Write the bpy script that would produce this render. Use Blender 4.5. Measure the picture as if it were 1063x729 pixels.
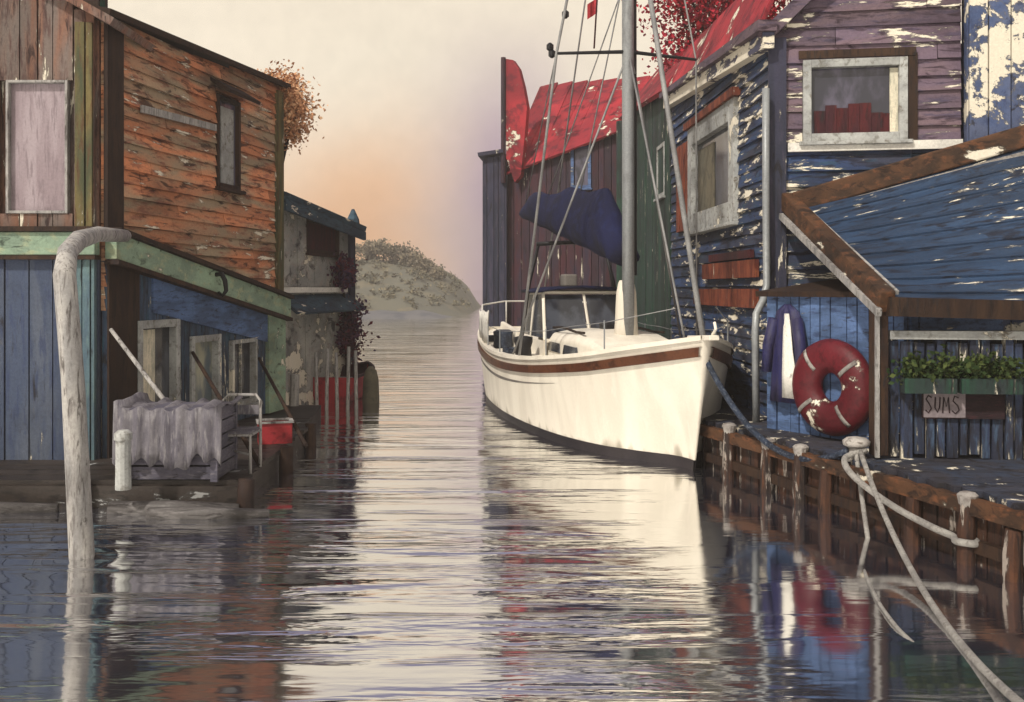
import bpy, bmesh, math, random
from mathutils import Vector, Matrix

# ------------------------------------------------------------------ scene, camera, light
random.seed(11)
S = bpy.context.scene
COL = S.collection
for o in list(bpy.data.objects):
    bpy.data.objects.remove(o)

EYE, FPX, CX, HY = 2.2, 1000.0, 531.5, 300.0        # eye height, focal length in photo pixels, principal column, horizon row
cam_d = bpy.data.cameras.new("camera"); cam = bpy.data.objects.new("camera", cam_d); COL.objects.link(cam)
cam.location = (0, 0, EYE); cam.rotation_euler = (math.pi / 2, 0, 0)
cam_d.sensor_width = 36; cam_d.lens = 36 * FPX / 1063; cam_d.shift_y = -(364.5 - HY) / 1063
cam_d.clip_start = 0.05; cam_d.clip_end = 3000
S.camera = cam
S.view_settings.view_transform = 'Standard'; S.view_settings.look = 'None'
S.view_settings.exposure = 0.16; S.view_settings.gamma = 1.0; S.view_settings.use_curve_mapping = False

SUN_AZ = math.atan2(-0.62, -0.78)                    # the sun stands behind the camera's left shoulder
SUN_EL = math.radians(46)
sun_d = bpy.data.lights.new("sun", 'SUN'); sun = bpy.data.objects.new("sun", sun_d); COL.objects.link(sun)
sun_d.energy = 3.4; sun_d.angle = math.radians(2.5); sun_d.color = (1.0, 0.93, 0.82)
sdir = Vector((math.sin(SUN_AZ) * math.cos(SUN_EL), math.cos(SUN_AZ) * math.cos(SUN_EL), math.sin(SUN_EL)))
sun.rotation_euler = sdir.to_track_quat('Z', 'Y').to_euler()

W = bpy.data.worlds.new("World"); S.world = W; W.use_nodes = True

def world():
    nt = W.node_tree; N = nt.nodes; L = nt.links; N.clear()
    out = N.new('ShaderNodeOutputWorld')
    sky = N.new('ShaderNodeTexSky'); sky.sky_type = 'NISHITA'; sky.sun_disc = False
    sky.sun_elevation = SUN_EL; sky.sun_rotation = SUN_AZ
    b1 = N.new('ShaderNodeBackground'); b1.inputs[1].default_value = 0.07; L.new(sky.outputs[0], b1.inputs[0])
    tc = N.new('ShaderNodeTexCoord'); sep = N.new('ShaderNodeSeparateXYZ'); L.new(tc.outputs['Generated'], sep.inputs[0])
    # layered cloud: cream low down, slate blue overhead in front; thin veils of peach and mauve near the horizon
    n1 = N.new('ShaderNodeTexNoise'); n1.inputs['Scale'].default_value = 3.2; n1.inputs['Detail'].default_value = 6
    L.new(tc.outputs['Generated'], n1.inputs['Vector'])
    n2 = N.new('ShaderNodeTexNoise'); n2.inputs['Scale'].default_value = 60; n2.inputs['Detail'].default_value = 4
    L.new(tc.outputs['Generated'], n2.inputs['Vector'])
    def m(op, a, b=None, c=None, clamp=False):
        x = N.new('ShaderNodeMath'); x.operation = op; x.use_clamp = clamp
        for i, v in enumerate((a, b, c)):
            if v is None: continue
            if isinstance(v, (int, float)): x.inputs[i].default_value = v
            else: L.new(v, x.inputs[i])
        return x.outputs[0]
    def mix(f, a, b):
        x = N.new('ShaderNodeMix'); x.data_type = 'RGBA'
        L.new(f, x.inputs[0])
        for i, v in ((6, a), (7, b)):
            if isinstance(v, tuple): x.inputs[i].default_value = (*v, 1)
            else: L.new(v, x.inputs[i])
        return x.outputs[2]
    z = m('ADD', sep.outputs['Z'], m('MULTIPLY', m('SUBTRACT', n1.outputs[0], 0.5), 0.14))
    def ramp(v, lo, hi):
        x = N.new('ShaderNodeMapRange'); x.interpolation_type = 'SMOOTHSTEP'
        L.new(v, x.inputs[0]); x.inputs[1].default_value = lo; x.inputs[2].default_value = hi
        return x.outputs[0]
    col = mix(ramp(z, 0.31, 0.55), (0.93, 0.82, 0.65), (0.26, 0.24, 0.34))
    behind = ramp(sep.outputs['Y'], 0.25, -0.35)
    col = mix(behind, col, (0.86, 0.78, 0.65))
    # azimuth: x/y in front of the camera
    az = m('DIVIDE', sep.outputs['X'], m('MAXIMUM', sep.outputs['Y'], 0.05))
    az = m('ADD', az, m('MULTIPLY', m('SUBTRACT', n1.outputs[0], 0.5), 0.16))
    def bump(v, c, w):
        d = m('DIVIDE', m('SUBTRACT', v, c), w)
        return m('POWER', 2.718, m('MULTIPLY', m('MULTIPLY', d, d), -1))
    low = ramp(z, 0.22, 0.05)
    fr = ramp(sep.outputs['Y'], 0.2, 0.6)
    col = mix(m('MULTIPLY', m('MULTIPLY', m('MULTIPLY', bump(az, -0.17, 0.12), low), fr), 0.97), col, (0.88, 0.45, 0.20))
    low2 = ramp(z, 0.30, 0.10)
    col = mix(m('MULTIPLY', m('MULTIPLY', m('MULTIPLY', bump(az, -0.01, 0.075), low2), fr), 0.95), col, (0.40, 0.28, 0.38))
    g = m('ADD', m('ADD', 1.0, m('MULTIPLY', m('SUBTRACT', n2.outputs[0], 0.5), 0.14)), m('MULTIPLY', m('SUBTRACT', n1.outputs[0], 0.5), 0.22))
    vm = N.new('ShaderNodeVectorMath'); vm.operation = 'SCALE'; L.new(col, vm.inputs[0]); L.new(g, vm.inputs['Scale'])
    b2 = N.new('ShaderNodeBackground'); b2.inputs[1].default_value = 1.0; L.new(vm.outputs[0], b2.inputs[0])
    mx = N.new('ShaderNodeMixShader'); mx.inputs[0].default_value = 0.95
    L.new(b1.outputs[0], mx.inputs[1]); L.new(b2.outputs[0], mx.inputs[2]); L.new(mx.outputs[0], out.inputs[0])
world()

# ------------------------------------------------------------------ materials
def srgb(r, g, b):
    f = lambda v: (v / 255 / 12.92) if v <= 10 else ((v / 255 + 0.055) / 1.055) ** 2.4
    return (f(r), f(g), f(b))

class NT:
    def __init__(s, name):
        s.m = bpy.data.materials.new(name); s.m.use_nodes = True
        s.N = s.m.node_tree.nodes; s.L = s.m.node_tree.links
        s.b = s.N['Principled BSDF']
        s.tc = s.N.new('ShaderNodeTexCoord')
    def map(s, scale, src='Object'):
        x = s.N.new('ShaderNodeMapping'); x.inputs['Scale'].default_value = scale
        s.L.new(s.tc.outputs[src], x.inputs[0]); return x.outputs[0]
    def noise(s, vec, scale, detail=4, rough=0.55, dist=0.0):
        x = s.N.new('ShaderNodeTexNoise'); x.inputs['Scale'].default_value = scale
        x.inputs['Detail'].default_value = detail; x.inputs['Roughness'].default_value = rough
        x.inputs['Distortion'].default_value = dist
        s.L.new(vec, x.inputs['Vector']); return x.outputs[0]
    def ramp(s, v, lo, hi):
        x = s.N.new('ShaderNodeMapRange'); x.interpolation_type = 'SMOOTHSTEP'
        s.L.new(v, x.inputs[0]); x.inputs[1].default_value = lo; x.inputs[2].default_value = hi
        return x.outputs[0]
    def math(s, op, a, b):
        x = s.N.new('ShaderNodeMath'); x.operation = op
        for i, v in enumerate((a, b)):
            if isinstance(v, (int, float)): x.inputs[i].default_value = v
            else: s.L.new(v, x.inputs[i])
        return x.outputs[0]
    def mix(s, f, a, b):
        x = s.N.new('ShaderNodeMix'); x.data_type = 'RGBA'
        if isinstance(f, (int, float)): x.inputs[0].default_value = f
        else: s.L.new(f, x.inputs[0])
        for i, v in ((6, a), (7, b)):
            if isinstance(v, tuple): x.inputs[i].default_value = (*v, 1)
            else: s.L.new(v, x.inputs[i])
        return x.outputs[2]

CREAM = (0.74, 0.68, 0.56)
MATS = {}
def mat(name, c1, c2, c3=None, scale=0.8, stretch=(1, 1, 1), flake=0.0, fcol=CREAM, fscale=1.6, fstretch=None,
        dark=0.0, dcol=(0.012, 0.010, 0.012), rough=0.75, island=0.3, bump=0.25, grain=0.6, spec=0.25, metal=0.0):
    if name in MATS: return MATS[name]
    def tone(c):
        if c is None or max(c) > 0.5: return c
        l = c[0] * 0.25 + c[1] * 0.6 + c[2] * 0.15
        return tuple((v + (l - v) * 0.16) * 0.86 for v in c)
    c1, c2, c3 = tone(c1), tone(c2), tone(c3)
    t = NT(name); v = t.map(stretch)
    big = t.noise(v, scale, 3, 0.5, 0.6)
    mid = t.noise(v, scale * 4.3, 5, 0.6)
    fine = t.noise(t.map((1, 1, 1)), 34, 6, 0.75)
    col = t.mix(t.ramp(big, 0.36, 0.64), c1, c2)
    if c3: col = t.mix(t.math('MULTIPLY', t.ramp(mid, 0.50, 0.66), 0.8), col, c3)
    if dark > 0:
        wash = t.noise(t.map((1, 1, 1.3)), 0.55, 6, 0.62, 0.5)      # damp and sooty clouds across the whole surface
        col = t.mix(t.math('MULTIPLY', t.ramp(wash, 0.50, 0.70), 0.35 + 0.6 * dark), col, dcol)
        dn = t.noise(t.map(tuple(a * 1.0 for a in stretch)), scale * 3.1, 6, 0.65, 0.8)
        col = t.mix(t.math('MULTIPLY', t.ramp(dn, 0.60 - 0.16 * dark, 0.72 - 0.16 * dark), 0.85), col, dcol)
    geo = t.N.new('ShaderNodeNewGeometry')
    k = t.math('ADD', 1.0 - island * 0.6, t.math('MULTIPLY', geo.outputs['Random Per Island'], island * 1.2))
    g = t.math('ADD', 1.0 - grain * 0.8, t.math('MULTIPLY', fine, grain * 1.6))
    h = t.N.new('ShaderNodeVectorMath'); h.operation = 'SCALE'; t.L.new(col, h.inputs[0]); t.L.new(t.math('MULTIPLY', k, g), h.inputs['Scale'])
    col = h.outputs[0]
    if flake > 0:
        fs = fstretch or stretch
        fn = t.noise(t.map(fs), fscale, 8, 0.68, 0.3)
        fn = t.math('ADD', fn, t.math('MULTIPLY', t.math('SUBTRACT', t.noise(t.map((1, 1, 1)), 0.9, 3, 0.5), 0.5), 0.30))
        fl = t.ramp(fn, 0.675 - 0.2 * flake, 0.695 - 0.2 * flake)
        rim = t.ramp(fn, 0.640 - 0.2 * flake, 0.685 - 0.2 * flake)
        col = t.mix(t.math('MULTIPLY', rim, 0.75), col, tuple(v * 0.16 for v in fcol))
        col = t.mix(fl, col, t.mix(fine, tuple(v * 0.62 for v in fcol), tuple(min(0.95, v * 1.2) for v in fcol)))
    t.L.new(col, t.b.inputs['Base Color'])
    t.b.inputs['Roughness'].default_value = rough; t.b.inputs['Specular IOR Level'].default_value = spec
    t.b.inputs['Metallic'].default_value = metal
    if bump > 0:
        bn = t.N.new('ShaderNodeBump'); bn.inputs['Strength'].default_value = bump; bn.inputs['Distance'].default_value = 0.02
        t.L.new(t.math('ADD', mid, fine), bn.inputs['Height']); t.L.new(bn.outputs[0], t.b.inputs['Normal'])
    MATS[name] = t.m
    return t.m

HB = (1.0, 1.0, 5.0)      # horizontal boards: streaks run along
VB = (5.0, 5.0, 0.8)      # vertical boards: streaks run down
M = {}
M['brick'] = mat('orange brown clapboard', srgb(190, 124, 88), srgb(164, 142, 112), srgb(146, 84, 62), 0.7, HB, flake=0.28, dark=0.45, dcol=srgb(40, 18, 14), island=0.5)
M['umber'] = mat('umber plank', srgb(128, 86, 66), srgb(112, 98, 92), srgb(84, 54, 50), 0.9, VB, flake=0.2, dark=0.4, dcol=srgb(34, 18, 20), island=0.35)
M['darkbrown'] = mat('dark brown timber', srgb(46, 28, 20), srgb(62, 40, 24), srgb(28, 18, 16), 1.2, VB, dark=0.3, island=0.5)
M['ochre'] = mat('ochre green board', srgb(112, 98, 52), srgb(70, 76, 50), srgb(90, 60, 34), 1.2, VB, flake=0.3, island=0.2)
M['sage'] = mat('sage green paint', srgb(150, 180, 150), srgb(122, 146, 126), srgb(160, 168, 132), 1.1, (1, 1, 2), flake=0.2, dark=0.2, dcol=srgb(38, 48, 40), island=0.15)
M['slateblue'] = mat('slate blue plank', srgb(66, 80, 108), srgb(88, 98, 118), srgb(54, 68, 104), 0.8, VB, flake=0.12, dark=0.15, island=0.22)
M['teal'] = mat('teal board', srgb(92, 122, 128), srgb(70, 94, 112), srgb(98, 126, 126), 1.0, VB, island=0.2, dark=0.2)
M['inkblue'] = mat('ink blue plank', srgb(60, 82, 112), srgb(52, 64, 84), srgb(48, 92, 116), 1.0, VB, flake=0.22, dark=0.45, island=0.4)
M['bluetrim'] = mat('blue frieze board', srgb(84, 116, 168), srgb(64, 90, 130), srgb(48, 66, 104), 1.2, HB, flake=0.2, dark=0.2, island=0.2)
M['greywood'] = mat('silver grey timber', srgb(176, 172, 168), srgb(144, 142, 142), srgb(110, 104, 102), 1.4, VB, dark=0.35, dcol=srgb(60, 54, 52), island=0.2)
M['darkled'] = mat('wet dark ledge', srgb(48, 40, 36), srgb(60, 52, 48), srgb(30, 26, 24), 1.0, (1, 1, 3), flake=0.12, fcol=srgb(150, 150, 150), dark=0.3, rough=0.5, island=0.4)
M['darklog'] = mat('wet grey driftwood', srgb(92, 88, 88), srgb(70, 66, 66), srgb(118, 114, 114), 1.6, (0.6, 4, 4), dark=0.4, dcol=srgb(36, 32, 32), island=0, rough=0.5)
M['cottage'] = mat('grey white render', srgb(178, 176, 168), srgb(138, 140, 138), srgb(156, 146, 140), 0.9, (1, 1, 1.6), flake=0.55, dark=0.3, dcol=srgb(50, 48, 54), island=0.2, fscale=1.1)
M['petrol'] = mat('petrol blue tile', srgb(40, 64, 84), srgb(56, 88, 106), srgb(28, 38, 52), 1.2, HB, flake=0.2, dark=0.3, island=0.5)
M['maroon'] = mat('maroon wood', srgb(82, 20, 26), srgb(62, 22, 32), srgb(48, 16, 22), 1.5, VB, dark=0.3, island=0.3)
M['red'] = mat('red paint', srgb(176, 28, 42), srgb(186, 32, 44), srgb(120, 20, 32), 1.4, (1, 1, 1), flake=0.16, dark=0.15, dcol=srgb(60, 10, 18), rough=0.55, island=0.3)
M['redroof'] = mat('red roof sheet', srgb(186, 28, 46), srgb(140, 26, 42), srgb(96, 26, 42), 0.6, (1, 1, 1), flake=0.26, dark=0.35, dcol=srgb(66, 14, 24), island=0.35)
M['wine'] = mat('wine dark board', srgb(72, 34, 44), srgb(58, 44, 58), srgb(48, 40, 60), 0.6, VB, flake=0.14, dark=0.3, island=0.35)
M['navywall'] = mat('navy shed board', srgb(58, 58, 82), srgb(46, 50, 70), srgb(72, 66, 88), 0.6, VB, flake=0.12, dark=0.2, island=0.3)
M['bottle'] = mat('bottle green board', srgb(34, 66, 54), srgb(44, 54, 58), srgb(30, 78, 58), 0.8, VB, flake=0.12, dark=0.4, island=0.5)
M['royal'] = mat('royal blue clapboard', srgb(40, 66, 110), srgb(54, 58, 78), srgb(38, 72, 96), 0.8, HB, flake=0.42, dark=0.55, dcol=srgb(20, 20, 34), island=0.5)
M['plum'] = mat('plum clapboard', srgb(102, 84, 102), srgb(112, 90, 100), srgb(70, 62, 88), 0.7, HB, flake=0.44, dark=0.55, dcol=srgb(38, 24, 36), island=0.45, fscale=1.2)
M['paleblue'] = mat('peeling pale blue board', srgb(66, 86, 130), srgb(84, 96, 130), srgb(50, 64, 104), 1.0, (2, 2, 2), flake=0.75, dark=0.2, island=0.3, fscale=1.4)
M['flakywhite'] = mat('flaking white board', srgb(66, 76, 110), srgb(80, 76, 96), None, 1.0, (1.5, 1.5, 5), flake=1.15, island=0.2, fscale=1.2)
M['porch'] = mat('blue porch roof', srgb(38, 66, 100), srgb(34, 56, 84), srgb(30, 44, 66), 0.7, (0.8, 4, 4), flake=0.16, dark=0.55, dcol=srgb(20, 22, 34), island=0.3, rough=0.6)
M['beam'] = mat('brown beam', srgb(88, 56, 32), srgb(56, 38, 26), srgb(112, 66, 34), 1.6, (1, 1, 2), flake=0.16, dark=0.5, dcol=srgb(30, 20, 16), island=0.3)
M['rust'] = mat('rust red board', srgb(140, 62, 32), srgb(96, 34, 22), srgb(152, 80, 40), 1.5, VB, dark=0.35, dcol=srgb(50, 20, 16), island=0.4, flake=0.1)
M['fence'] = mat('blue black fence board', srgb(44, 56, 84), srgb(38, 42, 58), srgb(60, 84, 112), 1.2, VB, flake=0.52, dark=0.55, island=0.8, fscale=1.3)
M['quay'] = mat('quay plank', srgb(70, 42, 28), srgb(46, 36, 34), srgb(92, 54, 30), 1.0, VB, flake=0.34, fcol=srgb(150, 140, 132), dark=0.5, dcol=srgb(26, 18, 18), island=0.6)
M['quaytop'] = mat('quay deck plank', srgb(58, 56, 66), srgb(52, 62, 84), srgb(44, 40, 42), 1.0, (2, 2, 2), flake=0.4, dark=0.4, island=0.5)
M['palecap'] = mat('bleached pile cap', srgb(170, 164, 158), srgb(140, 134, 130), srgb(110, 100, 96), 3.0, (1, 1, 1), dark=0.2, dcol=srgb(80, 72, 66), island=0.3)
M['white'] = mat('cream white paint', (0.80, 0.75, 0.65), (0.68, 0.63, 0.54), (0.76, 0.70, 0.61), 0.9, (2.2, 2.2, 0.5), island=0.0, rough=0.48, bump=0.06, grain=0.16, spec=0.4)
def hull_paint():
    m = mat('cream white hull paint', (0.80, 0.75, 0.65), (0.68, 0.63, 0.54), (0.76, 0.70, 0.61), 0.9, (2.2, 2.2, 0.5), island=0.0, rough=0.45, bump=0.05, grain=0.14, spec=0.4)
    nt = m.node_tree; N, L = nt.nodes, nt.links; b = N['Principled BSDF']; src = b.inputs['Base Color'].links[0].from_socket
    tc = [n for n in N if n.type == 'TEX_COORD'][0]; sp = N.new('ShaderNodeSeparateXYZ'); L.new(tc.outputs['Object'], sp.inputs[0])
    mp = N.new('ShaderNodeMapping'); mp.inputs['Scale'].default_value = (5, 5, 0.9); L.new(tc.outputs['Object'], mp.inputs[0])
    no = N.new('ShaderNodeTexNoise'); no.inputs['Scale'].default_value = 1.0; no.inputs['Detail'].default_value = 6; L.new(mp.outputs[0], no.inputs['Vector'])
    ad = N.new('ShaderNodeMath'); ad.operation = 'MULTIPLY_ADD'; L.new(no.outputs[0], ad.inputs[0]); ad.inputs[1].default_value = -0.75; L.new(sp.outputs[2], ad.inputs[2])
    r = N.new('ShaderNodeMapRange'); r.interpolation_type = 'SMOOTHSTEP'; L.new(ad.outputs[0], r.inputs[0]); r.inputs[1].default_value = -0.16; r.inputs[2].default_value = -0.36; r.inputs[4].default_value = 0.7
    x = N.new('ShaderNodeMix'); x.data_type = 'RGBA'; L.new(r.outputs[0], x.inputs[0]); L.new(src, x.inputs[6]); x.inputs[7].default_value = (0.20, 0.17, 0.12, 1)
    L.new(x.outputs[2], b.inputs['Base Color']); return m
M['hullpaint'] = hull_paint()
M['whitetrim'] = mat('white trim paint', (0.72, 0.70, 0.64), (0.60, 0.58, 0.54), (0.66, 0.63, 0.58), 2.0, (1, 1, 1), dark=0.15, dcol=(0.25, 0.24, 0.23), island=0.1)
M['greypaint'] = mat('grey white frame paint', srgb(176, 178, 176), srgb(150, 152, 152), srgb(120, 118, 112), 2.4, (1, 1, 1), flake=0.3, dark=0.2, dcol=srgb(84, 74, 60), island=0.25)
M['bottom'] = mat('dark bottom and shade paint', srgb(40, 36, 42), srgb(54, 48, 52), None, 1.0, (1, 1, 1), island=0, rough=0.5)
M['varnish'] = mat('brown varnished strake', srgb(104, 58, 30), srgb(84, 42, 22), srgb(60, 32, 20), 1.4, (1, 1, 1), island=0, rough=0.45)
M['cove'] = mat('grey cove stripe', srgb(110, 104, 100), srgb(130, 124, 118), None, 1.0, island=0)
M['canvas'] = mat('navy canvas', srgb(16, 24, 68), srgb(12, 17, 48), srgb(22, 32, 78), 1.6, (1, 1, 1), island=0.05, bump=0.5, rough=0.85)
M['alloy'] = mat('grey alloy spar', srgb(158, 162, 164), srgb(142, 146, 150), srgb(124, 126, 130), 1.0, (1, 1, 0.4), island=0, rough=0.45, metal=0.2, bump=0.05)
M['wire'] = mat('grey wire', srgb(150, 150, 150), srgb(120, 120, 122), None, 2.0, island=0, rough=0.5)
M['darkmetal'] = mat('dark metal', srgb(44, 44, 48), srgb(34, 34, 38), None, 2.0, island=0, rough=0.45, metal=0.4)
M['rope'] = mat('pale grey rope', srgb(170, 166, 160), srgb(146, 142, 138), srgb(120, 114, 110), 8.0, (1, 1, 1), island=0, bump=0.8)
M['bluerope'] = mat('blue black rope', srgb(44, 58, 82), srgb(30, 40, 58), srgb(92, 102, 118), 8.0, island=0, bump=0.8, rough=0.5)
M['ring'] = mat('dark red ring paint', srgb(108, 16, 32), srgb(92, 14, 28), srgb(72, 12, 22), 2.2, flake=0.10, dark=0.15, dcol=srgb(60, 12, 18), rough=0.45, island=0, fscale=3.0)
M['tarp'] = mat('grey tarpaulin', srgb(122, 118, 126), srgb(96, 92, 104), srgb(142, 138, 142), 1.6, VB, dark=0.15, dcol=srgb(60, 56, 66), island=0, rough=0.6)
M['crate'] = mat('grey violet crate board', srgb(92, 88, 104), srgb(78, 76, 92), srgb(112, 108, 118), 1.6, HB, dark=0.3, island=0.4)
M['curtain'] = mat('mauve grey curtain', srgb(168, 152, 160), srgb(150, 132, 140), srgb(132, 116, 124), 1.3, VB, island=0.1, bump=0.3, grain=0.35)
M['palecurtain'] = mat('cream blind', srgb(222, 212, 190), srgb(190, 186, 168), srgb(160, 160, 140), 1.5, VB, island=0.1)
M['olive'] = mat('olive stone', srgb(112, 104, 84), srgb(96, 92, 76), srgb(80, 76, 66), 2.0, island=0)
M['signlight'] = mat('mauve grey sign panel', srgb(150, 136, 140), srgb(128, 116, 122), None, 4.0, island=0, flake=0.05)
M['signdark'] = mat('black maroon sign board', srgb(46, 28, 34), srgb(34, 22, 28), srgb(66, 34, 40), 3.0, HB, island=0)
M['cushion'] = mat('navy oilskin', srgb(40, 40, 92), srgb(54, 50, 84), srgb(30, 30, 66), 2.0, VB, island=0, rough=0.5)

def glass(name, c, c2, rough=0.12):
    t = NT(name)
    n = t.noise(t.map((2, 2, 1)), 1.6, 4)
    t.L.new(t.mix(t.ramp(n, 0.4, 0.62), c, c2), t.b.inputs['Base Color'])
    t.b.inputs['Roughness'].default_value = rough; t.b.inputs['Specular IOR Level'].default_value = 0.6
    bn = t.N.new('ShaderNodeBump'); bn.inputs['Strength'].default_value = 0.15; t.L.new(n, bn.inputs['Height']); t.L.new(bn.outputs[0], t.b.inputs['Normal'])
    return t.m
M['glass'] = glass('dark window glass', srgb(38, 40, 48), srgb(70, 74, 84))
M['glasspale'] = glass('pale window glass', srgb(150, 150, 130), srgb(84, 96, 104), 0.2)
M['glassslate'] = glass('slate window glass', srgb(90, 86, 104), srgb(52, 52, 62), 0.2)

def leafmat(name, a, b, c):
    t = NT(name)
    geo = t.N.new('ShaderNodeNewGeometry')
    n = t.noise(t.map((1, 1, 1)), 1.4, 3)
    col = t.mix(t.ramp(n, 0.38, 0.62), a, b)
    col = t.mix(t.ramp(geo.outputs['Random Per Island'], 0.45, 1.0), col, c)
    t.L.new(col, t.b.inputs['Base Color']); t.b.inputs['Roughness'].default_value = 0.8; t.b.inputs['Specular IOR Level'].default_value = 0.2
    t.b.inputs['Subsurface Weight'].default_value = 0.0
    return t.m
M['leaf_orange'] = leafmat('autumn orange leaves', srgb(198, 146, 108), srgb(164, 112, 80), srgb(214, 176, 140))
M['leaf_red'] = leafmat('autumn red leaves', srgb(150, 26, 44), srgb(104, 24, 44), srgb(186, 44, 60))
M['leaf_green'] = leafmat('green leaves', srgb(36, 56, 28), srgb(54, 64, 30), srgb(72, 82, 40))
M['leaf_grey'] = leafmat('grey olive leaves', srgb(116, 108, 92), srgb(98, 94, 84), srgb(132, 120, 100))
M['leaf_plum'] = leafmat('plum vine leaves', srgb(70, 28, 44), srgb(66, 48, 76), srgb(96, 40, 48))
M['hill'] = mat('hillside scrub', srgb(116, 114, 98), srgb(104, 104, 94), srgb(132, 122, 98), 0.13, (1, 1, 1), island=0, bump=0, grain=0.3)
M['sand'] = mat('tan bank', srgb(150, 130, 98), srgb(132, 116, 92), srgb(160, 142, 108), 0.2, island=0, bump=0, grain=0.3)
M['field'] = mat('straw field', srgb(158, 146, 104), srgb(140, 136, 100), srgb(186, 176, 140), 0.2, island=0, bump=0, grain=0.3)
M['shoal'] = mat('blue grey mud bank', srgb(104, 106, 112), srgb(124, 122, 122), srgb(92, 96, 104), 0.15, island=0, bump=0, grain=0.3)

def water_mat():
    t = NT('harbour water')
    N, L = t.N, t.L
    N.remove(t.b)
    out = [n for n in N if n.type == 'OUTPUT_MATERIAL'][0]
    a = t.noise(t.map((0.34, 1.9, 1)), 1.0, 3, 0.5, 0.4)
    b = t.noise(t.map((1.1, 4.6, 1)), 1.3, 3, 0.55, 0.4)
    c = t.noise(t.map((4, 9, 1)), 1.6, 2, 0.5)
    paws = t.ramp(t.noise(t.map((0.13, 1.5, 1)), 1.0, 5, 0.65, 0.6), 0.45, 0.56)        # streaks of breeze across calm water
    sp = N.new('ShaderNodeSeparateXYZ'); L.new(t.tc.outputs['Object'], sp.inputs[0])
    lee = t.math('SUBTRACT', 1.0, t.math('MULTIPLY', t.math('MULTIPLY', t.ramp(sp.outputs[0], 0.5, 1.9), t.ramp(sp.outputs[1], 13.0, 10.0)), 0.91))   # sheltered by the quay
    lee = t.math('MULTIPLY', lee, t.math('SUBTRACT', 1.0, t.math('MULTIPLY', t.ramp(sp.outputs[1], 9.0, 26.0), 0.30)))   # the inner canal is calmer
    amp = t.math('MULTIPLY', t.math('ADD', 0.13, t.math('MULTIPLY', paws, 0.87)), lee)
    zero = lambda q: t.math('SUBTRACT', q, 0.5)
    h = t.math('MULTIPLY', amp, t.math('ADD', t.math('ADD', t.math('MULTIPLY', zero(a), 0.085), t.math('MULTIPLY', zero(b), 0.016)), t.math('MULTIPLY', zero(c), 0.0030)))
    vd = N.new('ShaderNodeVectorMath'); vd.operation = 'DISTANCE'; L.new(t.tc.outputs['Object'], vd.inputs[0]); vd.inputs[1].default_value = (-3.53, 7.86, 0)
    rr = vd.outputs['Value']; ring = t.math('MULTIPLY', t.math('SINE', t.math('MULTIPLY', rr, 24.0), 0), t.math('POWER', 2.718, t.math('MULTIPLY', rr, -2.6)))
    h = t.math('ADD', h, t.math('MULTIPLY', ring, 0.006))      # rings round the mooring post
    bn = N.new('ShaderNodeBump'); bn.inputs['Strength'].default_value = 1.0; bn.inputs['Distance'].default_value = 1.0
    L.new(h, bn.inputs['Height'])
    gl = N.new('ShaderNodeBsdfGlossy'); gl.inputs['Roughness'].default_value = 0.07; gl.inputs['Color'].default_value = (0.98, 0.975, 0.96, 1)
    L.new(bn.outputs[0], gl.inputs['Normal'])
    df = N.new('ShaderNodeBsdfDiffuse')
    big = t.noise(t.map((0.35, 0.5, 1)), 1.0, 5, 0.6)
    L.new(t.mix(t.ramp(big, 0.38, 0.62), srgb(40, 50, 76), srgb(52, 56, 70)), df.inputs['Color'])
    L.new(bn.outputs[0], df.inputs['Normal'])
    fr = N.new('ShaderNodeFresnel'); fr.inputs['IOR'].default_value = 2.1; L.new(bn.outputs[0], fr.inputs['Normal'])
    f = t.math('MINIMUM', t.math('ADD', t.math('MULTIPLY', fr.outputs[0], 0.4), 0.72), 0.985)
    mx = N.new('ShaderNodeMixShader'); L.new(f, mx.inputs[0]); L.new(df.outputs[0], mx.inputs[1]); L.new(gl.outputs[0], mx.inputs[2])
    L.new(mx.outputs[0], out.inputs['Surface'])
    return t.m
M['water'] = water_mat()

# ------------------------------------------------------------------ geometry helpers
def at(px, py, d):                     # a pixel of the photograph at a distance, as a point
    return Vector(((px - CX) / FPX * d, d, EYE - (py - HY) / FPX * d))
def on_plane(px, py, z=0.0):
    d = (EYE - z) * FPX / (py - HY)
    return Vector(((px - CX) / FPX * d, d, z))

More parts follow.
